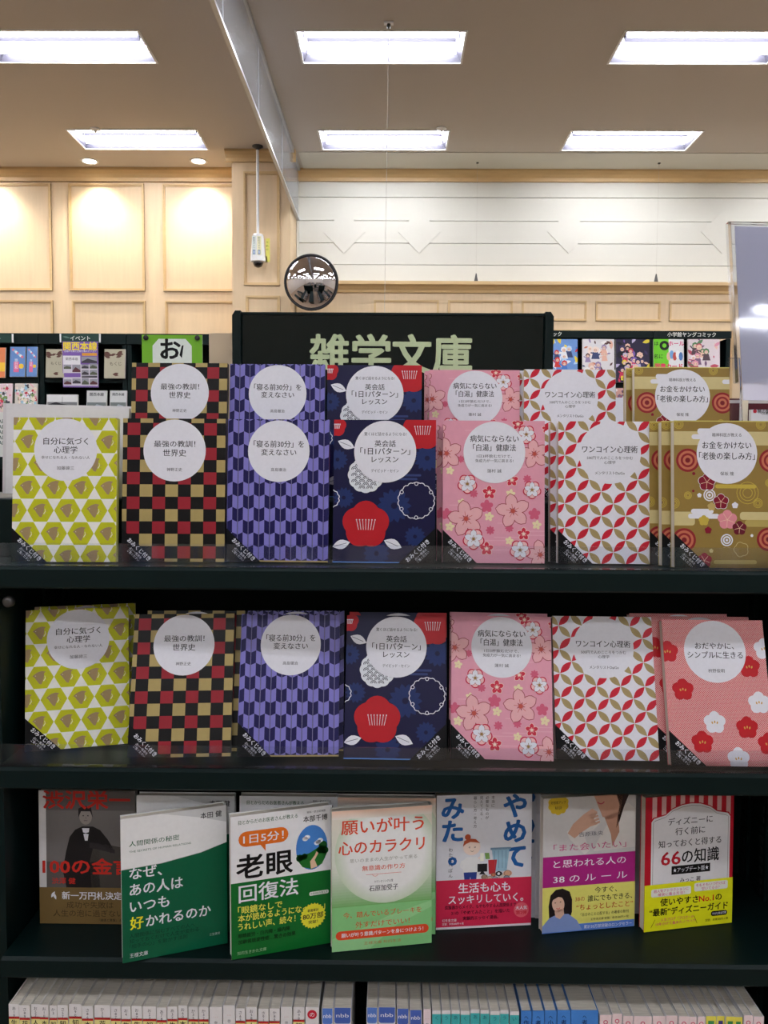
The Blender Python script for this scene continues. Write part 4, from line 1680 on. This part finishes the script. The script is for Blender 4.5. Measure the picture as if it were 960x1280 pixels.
def header_plate(px0, px1, txt, lab):
    p, q = at(px0, 428, FD - .01), at(px1, 417.5, FD - .01)
    W_, H_ = (q.x - p.x) * 1000, (q.z - p.z) * 1000
    t = empty('header_plate', ((p.x + q.x) / 2, FD - .008, p.z))
    a = Art(W_, H_, .2)
    a.rect(0, 0, W_, H_, rgb(38, 66, 60))
    a.up()
    a.lens(W_ * .15, H_ * .6, W_ * .2, H_ * .1, -10, rgb(90, 120, 110))
    a.text(txt, W_ * .5, H_ * .5, H_ * .62, rgb(216, 222, 214), bold=1)
    a.build('plate', M['gloss'], t, y=-.004, extra=boxdata(-W_ / 2000, W_ / 2000, -.0035, -.0005, 0, H_ / 1000, rgb(38, 66, 60)))
    for s in (-1, 1):
        bx(s * W_ / 2000 - .004, s * W_ / 2000 + .004, -.008, 0, 0, H_ / 1000).build('end_clip', M['white'], t)
    tag(t, lab, 'sign', 'header plates on the far bookcases')


header_plate(76, 125, 'イベント', 'dark green header plate lettered above the railway poster')
header_plate(-33, 16, 'ベスト', 'dark green header plate cut by the left picture edge')


# low aisle bookcases (their tops sit under eye level; they show in slivers and in the mirror)
def low_case(x0, x1, y0, y1, h, lab, seed, group='aisle bookcases'):
    t = empty('aisle_bookcase', ((x0 + x1) / 2, y0, 0))
    tag(t, lab, 'bookcase', group)
    w = (x1 - x0) / 2
    d = y1 - y0
    bx(-w + .03, w - .03, d / 2 - .01, d / 2 + .01, 0, h - .03).build('centre_panel', M['shelf2'], t)
    for s in (-1, 1):
        bx(min(s * w, s * (w - .03)), max(s * w, s * (w - .03)), 0, d, 0, h - .03).build('side_panel', M['shelf'], t)
    bx(-w, w, 0, d, h - .03, h).build('top_panel', M['shelf'], t)
    rnd = random.Random(seed)
    for i in range(1, 5):
        z = h - .03 - i * .29
        if z < .05:
            break
        for side in (0, 1):
            ya, yb = (0.01, d / 2 - .012) if side == 0 else (d / 2 + .012, d - .01)
            bx(-w + .031, w - .031, ya, yb, z - .02, z).build('shelf', M['shelf'], t)
            bk = Art(10, 10)
            V, Fs, C = [], [], []
            x = -w + .04
            while x < w - .06:
                tt = rnd.uniform(.012, .03)
                c = rgb(*rnd.choice(((220, 216, 210), (200, 120, 110), (90, 120, 180), (230, 200, 120), (160, 190, 170), (60, 60, 70), (235, 235, 235))))
                hh = rnd.uniform(.15, .23)
                q = boxdata(x, x + tt, (ya + .02) if side == 0 else (yb - .16), (ya + .16) if side == 0 else (yb - .02), z + .0005, z + hh, c)
                n = len(V)
                V += q[0]
                Fs += [tuple(k + n for k in f) for f in q[1]]
                C += q[2]
                x += tt + .001
            o = bk.build('book_row', M['print'], t, extra=(V, Fs, C))
            o['kind'] = 'stuff'
    return t


zl = at(960, 541, 1.9).z
low_case(.50, 1.75, 1.9, 2.4, zl, 'low dark green aisle bookcase behind right of the main one', 1)
low_case(-1.9, -.80, 1.9, 2.4, at(0, 571, 1.9).z, 'low dark green aisle bookcase behind left of the main one', 2)
n = 0
for x0 in (-4.6, -2.2, 1.4, 3.8):
    for y0 in (-1.4, -3.6, -5.8):
        low_case(x0, x0 + 1.8, y0, y0 + .55, 1.45, 'dark green aisle bookcase standing behind the viewer', 10 + n, 'aisle bookcases out of view')
        n += 1
low_case(2.4, 4.2, 2.6, 3.1, 1.3, 'low dark green aisle bookcase to the right, hidden from view', 40, 'aisle bookcases out of view')
for k_, (x0, y0) in enumerate(((-4.6, 6.2), (-4.4, 7.6), (-.6, 3.4))):
    low_case(x0, x0 + 1.6, y0, y0 + .5, 1.25, 'low dark green aisle bookcase in the hall, hidden by the near bookcase', 50 + k_, 'aisle bookcases out of view')
for k_, (x0, y0) in enumerate(((-2.2, 6.5), (-.9, 6.7), (.4, 6.7), (1.7, 6.7), (3.0, 6.7))):
    o = low_case(-1.1, 1.1, 0, .5, 1.3, 'low dark green bookcase running towards the pillar wall, seen only in the mirror', 60 + k_, 'aisle bookcases seen in the mirror')
    o.location = (x0, y0, 0)
    o.rotation_euler = (0, 0, PI / 2)
low_case(-4.4, -2.6, 2.6, 3.1, 1.3, 'low dark green aisle bookcase to the left, hidden from view', 41, 'aisle bookcases out of view')


def white_box(a):
    a.rect(0, 0, a.W, a.H, rgb(226, 226, 236))
    a.text('彰', a.W * .78, a.H * .45, a.W * .35, rgb(70, 70, 80), bold=1)


def mark_fn(a):
    a.rect(0, 0, a.W, a.H, rgb(222, 220, 226))
    a.up()
    a.flower(a.W * .09, a.H * .93, a.W * .05, rgb(190, 40, 60), depth=.2)
    a.text('暁の集', a.W * .3, a.H * .93, a.W * .1, INK, bold=1)
    a.text('（文庫）', a.W * .34, a.H * .84, a.W * .07, INK)


def maroon_fn(a):
    a.rect(0, 0, a.W, a.H, rgb(84, 30, 40))
    a.up()
    a.rect(0, a.H * .86, a.W, a.H * .95, rgb(196, 190, 190))


def white_fn(a):
    a.rect(0, 0, a.W, a.H, rgb(226, 228, 226))
    for i in range(5):
        a.text('新刊ABC', a.W * .7, a.H * (.8 - i * .12), a.W * .16, rgb(70, 90, 80), bold=1)


GA = 'books standing on the low aisle bookcases'
mag(768, 497, 788, 541, 'small white box seen between the lattice and gold books', white_box, GA, D=1.95, t=.02, lean=0, cat='box', name='white_box')
mag(938, 512, 990, 541, 'white book with small red flower mark at the right edge', mark_fn, GA, D=1.93, lean=0, cat='book', name='paperback_book')
mag(905, 498, 985, 541, 'dark maroon book with pale stripe, right edge, under the clear sign', maroon_fn, GA, D=1.97, lean=0, cat='book', name='paperback_book')
mag(926, 487, 934, 541, 'thin cream book standing edge-on under the clear sign', lambda a: a.rect(0, 0, a.W, a.H, rgb(222, 212, 190)), GA, D=1.945, lean=0, cat='book', name='paperback_book')
mag(-30, 515, 11, 571, 'white book with green print at the far left edge', white_fn, GA, D=1.95, lean=0, cat='book', name='paperback_book')

# ================================================================== the near bookcase
Z1, Z2, Z3 = (at(490, y, .823).z for y in (711.5, 964.5, 1203))
Z4 = Z3 - .2015
XL, XR = -.406, .445
YF = .823
RZ = Z1 + .065
bc = empty('bookcase', (0, 1.03, 0))
tag(bc, 'dark green metal bookcase filling the foreground with paperbacks', 'bookcase')
G = lambda y: y - 1.03


def bcx(name, x0, x1, y0, y1, z0, z1, mat='shelf', parent=None, bev=0.0):
    o = bx(x0, x1, G(y0), G(y1), z0, z1).build(name, M[mat], parent or bc, bevel=bev)
    return o


sh = []
for z, x0, x1 in ((Z1, XL - .10, XR + .03), (Z2, XL + .004, XR - .002), (Z3, XL + .004, XR - .002), (Z4, XL + .004, XR - .002), (Z4 - .24, XL + .004, XR - .002), (Z4 - .5, XL + .004, XR - .002)):
    b = MB()
    th = .0225
    b.prism([(G(YF), z - .003), (G(YF) + .003, z), (G(1.018), z), (G(1.018), z - .006), (G(YF) + .012, z - .006), (G(YF) + .012, z - th), (G(YF) + .002, z - th), (G(YF), z - th + .002)], x0, x1, 'x')
    sh.append(b.build('shelf', M['shelf'], bc))
bcx('back_panel', XL, XR, 1.02, 1.05, .1, Z1 - .002, 'shelf2')
bcx('side_panel', XL - .06, XL, .845, 1.05, .1, Z1 - .025)
bcx('side_panel', XR, XR + .014, .845, 1.05, .1, Z1 - .025)
bcx('base', XL - .014, XR + .014, .84, 1.25, 0, .1)
bcx('step_riser', XL - .10, XR + .03 , .898, 1.25, Z1 + .0003, RZ, 'shelf', bev=.002)
bcx('rear_panel', XL - .014, XR + .014, 1.051, 1.25, .1, Z1, 'shelf2')
# perforated uprights
for sx, nx in ((XL, 1), (XR, -1)):
    for yy in (.95, 1.0):
        u = bcx('slotted_upright', min(sx, sx + nx * .004), max(sx, sx + nx * .004), yy, yy + .02, .12, Z1 - .03)
        b = MB()
        z = .15
        while z < Z1 - .04:
            b.box(min(sx + nx * .0038, sx + nx * .0046), max(sx + nx * .0038, sx + nx * .0046), G(yy) + .006, G(yy) + .014, z, z + .007)
            z += .0125
        o = b.build('slots', M['slot'], u)
        o['kind'] = 'stuff'
s_ = MB().lathe([(.006, 0), (.006, -.004), (.004, -.006), (.001, -.006)], seg=16, axis='y').build('screw', M['steel'], bc, True)
p = at(11, 752, .843)
s_.location = (p.x, G(.845), p.z)
for z, shf, x0, x1 in ((Z1, sh[0], XL - .10, XR + .03), (Z2, sh[1], XL + .006, XR - .004)):
    b = MB()
    b.box(x0, x1, G(.8262), G(.8278), z, z + .0235)
    b.box(x0, x1, G(.8262), G(.834), z, z + .0008)
    b.build('guard_strip', M['acrylic'], shf)

# section sign
DS = 1.10
p0, p1 = at(290, 388, DS), at(692.5, 389.5, DS)
sg = empty('section_sign', ((p0.x + p1.x) / 2, DS + .02, RZ))
tag(sg, 'dark section header sign with pale green characters on top of the bookcase', 'sign')
w, h = (p1.x - p0.x) / 2, p0.z - RZ
bx(-w + .01, w - .01, -.012, .02, 0, h - .004).build('face_panel', M['signface'], sg)
for s in (-1, 1):
    MB().prism([(s * w, 0), (s * w, h - .006), (s * (w - .004), h), (s * (w - .011), h), (s * (w - .011), 0)], -.02, .026).build('side_trim', M['shelf'], sg)
bx(-w + .011, w - .011, -.014, .022, h - .004, h - .001).build('top_trim', M['shelf'], sg)
a = Art(2 * w * 1000, h * 1000, .05)
gx = [at(x, 440, DS).x - sg.location.x + w for x in (411, 464, 515, 566)]
zc_ = (at(490, 442, DS).z - RZ) * 1000
for ch, x in zip('雑学文庫', gx):
    b = Art(2 * w * 1000, h * 1000, .05)
    b.text(ch, x * 1000, zc_, 55, rgb(200, 214, 172), bold=2.6, w=50)
    me = b.mesh('letter', M['print'], y=-.0125)
    o = bpy.data.objects.new('letter', me)
    COL.objects.link(o)
    o.parent = sg

# green handwritten card
p0, p1 = at(176, 418, 1.09), at(252, 419, 1.09)
t = empty('handwritten_card', ((p0.x + p1.x) / 2, 1.095, RZ))
tag(t, 'green-bordered card with black brush characters behind the checkerboard book', 'card')
W_, H_ = (p1.x - p0.x) * 1000, (p0.z - RZ) * 1000
a = Art(W_, H_)
a.rect(0, 0, W_, H_, rgb(122, 186, 56))
a.up()
a.poly([(14, 12), (14, H_ - 14), (22, H_ - 5), (W_ - 22, H_ - 5), (W_ - 14, H_ - 14), (W_ - 14, 12)], rgb(232, 240, 232))
a.text('お', W_ * .47, H_ - 18, 30, rgb(22, 22, 24), bold=3)
a.up()
a.poly([(W_ * .62, H_ - 26), (W_ * .66, H_ - 14), (W_ * .69, H_ - 13), (W_ * .66, H_ - 30)], rgb(22, 22, 24))
a.text('すすめ', W_ * .5, H_ - 60, 24, rgb(22, 22, 24), bold=2)
a.build('card_sheet', M['print'], t, y=-.001, extra=boxdata(-W_ / 2000, W_ / 2000, -.0008, 0, 0, H_ / 1000, rgb(220, 226, 220)))
for sx in (-1, 1):
    MB().lathe([(.003, 0), (.0034, -.003), (.001, -.004)], (sx * (W_ / 2000 - .006), -.0012, H_ / 1000 - .004), 12, 'y').build('pin', M['rubber'], t)
p0, p1 = at(255, 412, 1.12), at(289, 412, 1.12)
o = bx(p0.x, p1.x + .02, 1.15, 1.153, RZ, p0.z).build('blank_card', material('beige_card', rgb(206, 184, 156), .8, var=.04))
tag(o, 'blank beige card tucked in beside the section sign', 'card')

# clear sign holder at the right
p0, p1 = at(917, 276, .93), at(1085, 498, .93)
sh_z = at(917, 475, .93).z
ah = empty('acrylic_sign_holder', ((p0.x + p1.x) / 2 + .014, .93, RZ), (-R_(9), 0, R_(5)))
tag(ah, 'clear acrylic sign holder with blank pale sheet at the right edge', 'sign holder')
w = (p1.x - p0.x) / 2
H0, H1 = sh_z - RZ, p0.z - RZ + .014
bx(-w, w, -.0035, -.0015, H0, H1).build('front_plate', M['acrylic'], ah)
bx(-w, w, .0015, .0035, H0, H1).build('back_plate', M['acrylic'], ah)
bx(-w, -w + .003, -.0035, .0035, H0, H1).build('side_edge', M['acrylic'], ah)
zp = at(1000, 498, .93).z - RZ
bx(-w + .009, w - .009, -.0006, .0006, zp, H1 - .004).build('paper_sheet', material('pale_sheet', rgb(222, 220, 238), .7, var=.01), ah)
bx(-w - .003, -w + .010, .004, .007, 0.0, H0 + .03).build('stem', M['acrylic'], ah)
bx(-w, w, -.03, .04, 0, .003).build('foot', M['acrylic'], ah)

# ================================================================== the paperbacks
T = BOOKT
SHORT = {'A': 'yellow-green bird-hexagon', 'B': 'red, gold and black checkerboard', 'C': 'purple arrow-feather', 'D': 'navy camellia', 'E': 'pink cherry-blossom',
         'F': 'white petal-lattice', 'G': 'olive gold ring-pattern', 'H': 'coral plum-flower'}


def stand(k, x, D, z, yaw, lean, label, group, roll=0.0, dz=0.0):
    # x, D: middle of the front foot line; origin is the back foot line
    rise = T * math.sin(lean)
    loc = Vector((x - math.sin(yaw) * T * math.cos(lean), D + math.cos(yaw) * T * math.cos(lean), z + .0006 + dz))
    return place_book(k, loc, yaw, lean, label, group, roll)


G1, G1b, G2, G3 = 'patterned paperbacks on the top shelf', 'patterned paperbacks on the raised back step', 'patterned paperbacks on the middle shelf', 'face-out paperbacks on the lower shelf'
for k, x, D, yw in (('A', -.3400, .850, .035), ('B', -.2283, .857, .03), ('C', -.1203, .862, -.02), ('D', -.0085, .859, -.04), ('E', .1068, .865, 0), ('F', .2285, .867, -.02), ('G', .3405, .839, .02)):
    stand(k, x, D, Z1, yw, .09, '%s paperback, front of the top shelf' % SHORT[k], G1)
for k, x, D in (('E', .1035, .8785), ('F', .2245, .8805 - .0005)):
    stand(k, x - .002, D, Z1, 0, .09, '%s paperback tucked just behind its twin on the top shelf' % SHORT[k], G1)
stand('G', .332, .852, Z1, .02, .09, 'olive gold ring-pattern paperback, second in its top-shelf stack', G1)
stand('G', .3235, .865, Z1, .02, .09, 'olive gold ring-pattern paperback, rearmost in its top-shelf stack', G1)
for k, px0, px1, D in (('B', 160, 288, .918), ('C', 286, 407, .925), ('D', 409.4, 527, .93), ('E', 540, 647, .975), ('F', 658, 768, .965), ('G', 794, 913, .935)):
    a0, a1 = at(px0, 455, D + .012).x, at(px1, 455, D + .012).x
    xc = (a0 + a1) / 2
    stand(k, xc, D, RZ, 0, .10, '%s paperback on the raised step behind the front row' % SHORT[k], G1b)
for k, xc, D in (('E', at(588, 455, .99).x, .9885), ('F', at(707, 455, .975).x, .9785), ('G', at(846, 455, .95).x, .9485)):
    stand(k, xc, D, RZ, 0, .10, '%s paperback hidden behind its twin on the raised step' % SHORT[k], G1b)
# two white books lying on their long side behind the bird-hexagon book
for i, (dx, rl) in enumerate(((0, .03), (.008, .015))):
    k = 'blank'
    o = place_book(k, (0, 0, 0), 0, 0, ('white-covered book lying on its side behind the yellow-green book', 'second white-covered book on its side behind the first')[i], 'white books on their sides')
    D = .925 + i * .0135
    m = Matrix.Translation((at(2, 510, D).x + dx, D + T, RZ + .0045 + .05)) @ Matrix.Rotation(rl, 4, 'Y') @ Matrix.Rotation(PI / 2, 4, 'Y')
    o.matrix_world = m
    o.rotation_euler = m.to_euler()
    o.location = m.to_translation()
    o.scale = (.94, .94, .94)

LN = .30
for k, x, D, yw in (('A', -.3385, .876, .286), ('B', -.2215, .8475, .08), ('C', -.1080, .8520, .04), ('D', .0045, .8460, -.02), ('E', .1165, .8490, -.06), ('F', .2275, .8510, -.03), ('H', .3425, .8365, -.01)):
    stand(k, x, D, Z2, yw, LN if k != 'A' else .2, '%s paperback, front of the middle shelf' % SHORT[k], G2)
for k, x, D, yw in (('B', -.2140, .8620, .04), ('C', -.1060 + .002, .8660, .04), ('D', .0065, .8605, -.02), ('E', .1155, .8630, -.06)):
    stand(k, x, D, Z2, yw, LN, '%s paperback, second in its middle-shelf stack' % SHORT[k], G2, dz=.001)
stand('A', -.336, .8925, Z2, .286, .2, 'yellow-green bird-hexagon paperback, second in its middle-shelf stack', G2, dz=.001)
stand('H', .3335, .8500, Z2, -.01, LN, 'coral plum-flower paperback, second of the three stacked copies', G2, dz=.001)
stand('H', .3165, .8660, Z2, -.01, LN, 'coral plum-flower paperback, rearmost of the three stacked copies', G2, dz=.001)

for k, x, D, yw, lab in (('kin', -.3347, .886, 0, 'paperback with grey portrait photo and olive band at the left end'),
                         ('green', -.2227, .8335, .362, 'green and white paperback turned towards the left, overhanging the shelf'),
                         ('rou', -.1117, .839, .318, 'green and white paperback with an orange speech bubble and sky picture'),
                         ('ora', -.0075, .848, .182, 'pale green paperback with large orange-red title'),
                         ('yam', .1044, .888, .114, 'white paperback with blue vertical title and pink-red band'),
                         ('wom', .2198, .8853, .168, 'grey paperback with magenta title bar and yellow band'),
                         ('yel', .332, .8927, .203, 'red-striped paperback with white plaque and bright yellow band')):
    stand(k, x, D, Z3, yw, .02, lab, G3)
for k, x, D, lab in (('green', -.2227, .8735, 'copy of the green and white paperback standing square behind it'),
                     ('rou', -.1105, .8745, 'copy of the speech-bubble paperback standing square behind it'),
                     ('ora', -.0035, .8735, 'copy of the orange-titled paperback standing square behind it'),
                     ('yamplain', .1160, .9085, 'bandless copy of the blue-titled paperback peeping out behind it'),
                     ('blank', .2150, .9065, 'pale paperback peeping out left of the magenta-barred one'),
                     ('blank', .3205, .9185, 'pale paperback peeping out left of the yellow-banded one')):
    stand(k, x, D, Z3, 0, .03, lab, G3)

# ---- bottom row: spine-out paperbacks
ORD = 'first second third fourth fifth sixth seventh eighth ninth tenth eleventh twelfth thirteenth fourteenth fifteenth sixteenth seventeenth eighteenth nineteenth twentieth twenty-first twenty-second twenty-third twenty-fourth'.split()
rows = []


def seq(style, *px, off=0):
    px = [p / 3 + off for p in px]
    for i in range(len(px) - 1):
        rows.append((style, px[i], px[i + 1]))


seq('redband', 28, 70, 112, 148, 182, 213, 255, 305, 350, 413, 452, 490, 532, 585, 625, 665, 703, 742, 781)
seq('plainwhite', 783, 833, 881)
seq('redband', 882, 920, 964)
seq('redband', 6, 48, 90, off=320)
seq('plainwhite', 91, 136, off=320)
seq('redband', 137, 182, off=320)
seq('redcircle', 183, 236, off=320)
seq('blue', 245, 290, 358, off=320)
seq('blue', 413, 457, 525, off=320)
seq('blue', 527, 575, 624, off=320)
seq('palepink', 627, 658, off=320)
seq('teal', 660, 696, 732, 766, 804, 841, 877, 916, 951, off=320)
seq('teal', -8, 29, off=640)
seq('skyblue', 35, 77, 124, 171, 223, 328, off=640)
seq('pink', 331, 378, 418, 458, 529, 580, 626, 668, 698, 729, off=640)
seq('yellow', 731, 772, 803, 838, 871, off=640)
seq('pink', 873, 910, 952, off=640)
DESC = {'redband': ('red band on white spine', 'red-banded'), 'plainwhite': ('plain white spine', 'plain white'), 'redcircle': ('white spine with a red round mark', 'red-marked'),
        'blue': ('white spine with rounded blue top label', 'blue-labelled'), 'palepink': ('pale pinkish spine', 'pale pink'), 'teal': ('spine with teal top label', 'teal-labelled'),
        'skyblue': ('bright blue spine', 'bright blue'), 'pink': ('pale pink spine with small pink mark', 'pink-marked'), 'yellow': ('spine with yellow top', 'yellow-topped')}
BHT, BDP = .148, .104


def spine_art(a, st, rnd, first):
    W, H = a.W, a.H
    w_ = rgb(222, 218, 218)
    a.rect(0, 0, W, H, {'skyblue': rgb(70, 130, 205), 'redband': rgb(224, 214, 140), 'pink': rgb(230, 208, 208), 'palepink': rgb(226, 208, 214)}.get(st, w_))
    a.up()
    if st == 'redband':
        a.rect(0, H - 14, W, H, w_)
        a.rect(0, H - 16, W, H - 13.4, rgb(190, 40, 44))
        a.vtext(rnd.choice(('か', 'お', 'あ', 'さ')) + '\n' * 0 + str(rnd.randint(1, 99)), W / 2, H - 4.5, 4.2, INK, step=3.8)
        a.text(rnd.choice('知心人生本旅花'), W / 2, H - 20, min(W * .7, 7), INK, bold=1)
    elif st == 'blue':
        a.rrect(.6, H - 17, W - .6, H + 4, 2.4, (rgb(72, 98, 176), rgb(88, 124, 200))[first])
        a.text('nbb', W / 2, H - 8, 6, WHITE, w=W * .72, bold=.5)
        a.text('仕', W / 2, H - 22, 6, INK, bold=1)
    elif st == 'teal':
        a.rect(0, H - 16, W, H - 4, rgb(70, 176, 176))
        a.text(rnd.choice('あいうかきく'), W / 2, H - 8, 5, rgb(20, 70, 90))
        if first:
            a.rect(0, 0, W, H - 17, rgb(24, 28, 62))
    elif st == 'skyblue':
        a.text('へ', W / 2, H - 7, 4.5, rgb(20, 40, 80), bold=1)
        a.text(rnd.choice('小作者'), W / 2, H - 13, min(W * .8, 6), rgb(20, 40, 80), bold=1)
    elif st == 'pink':
        a.ring(W / 2, H - 8, 2.4, .9, rgb(206, 70, 110), n=12)
        a.line(W / 2, H - 10, W / 2, H - 14, .7, rgb(206, 70, 110))
    elif st == 'yellow':
        a.rect(0, H - 14, W, H, rgb(228, 216, 90))
        a.up()
        a.rect(W * .2, H - 11, W * .8, H - 5, (rgb(70, 60, 130), rgb(60, 130, 80))[rnd.randint(0, 1)])
    elif st == 'redcircle':
        a.disc(W * .5, H - 8, W * .36, rgb(196, 34, 54), n=18)
        a.text('の', W * .5, H - 8, 6, WHITE)
    else:
        a.text('…', W / 2, H - 9, 5, rgb(200, 120, 90))
        a.text('巻', W / 2, H - 17, 4, GREY)


cnt = {}
rnd = random.Random(12)
for i, (st, p0, p1) in enumerate(rows):
    x0, x1 = at(p0, 1262, .826).x + .0004, at(p1, 1262, .826).x - .0004
    tW = x1 - x0
    n = cnt[st] = cnt.get(st, 0) + 1
    H = BHT + rnd.uniform(-.0012, .0012) - (.0035 if st in ('pink', 'yellow') else 0)
    D = .826 + rnd.uniform(0, .003)
    t = empty('paperback_book', ((x0 + x1) / 2, D, Z4 + .0003))
    tot = sum(1 for r in rows if r[0] == st)
    if tot > 1:
        lab = 'paperback with %s, %s from left of the %s ones' % (DESC[st][0], ORD[n - 1], DESC[st][1])
    else:
        lab = 'spine-out paperback with %s in the bottom row' % DESC[st][0]
    tag(t, lab, 'book', 'spine-out paperbacks in the bottom row')
    a = Art(tW * 1000, H * 1000, .03)
    spine_art(a, st, rnd, n in (1, 3) if st == 'blue' else n == 1)
    side = {'skyblue': rgb(90, 140, 205), 'redband': rgb(226, 222, 216)}.get(st, rgb(222, 220, 220))
    w = tW / 2
    V, Fs, C = [], [], []
    for q in (boxdata(-w, w, 0.0, .0005, 0, H, side), boxdata(-w, -w + .0005, .0005, BDP, 0, H, side), boxdata(w - .0005, w, .0005, BDP, 0, H, side)):
        m_ = len(V)
        V += q[0]
        Fs += [tuple(k + m_ for k in f) for f in q[1]]
        C += q[2]
    a.build('cover', M['print'], t, y=0, extra=(V, Fs, C))
    bx(-w + .0006, w - .0006, .001, BDP - .0015, .0008, H - .0012 - rnd.uniform(0, .0006)).build('page_block', M['pages'], t)
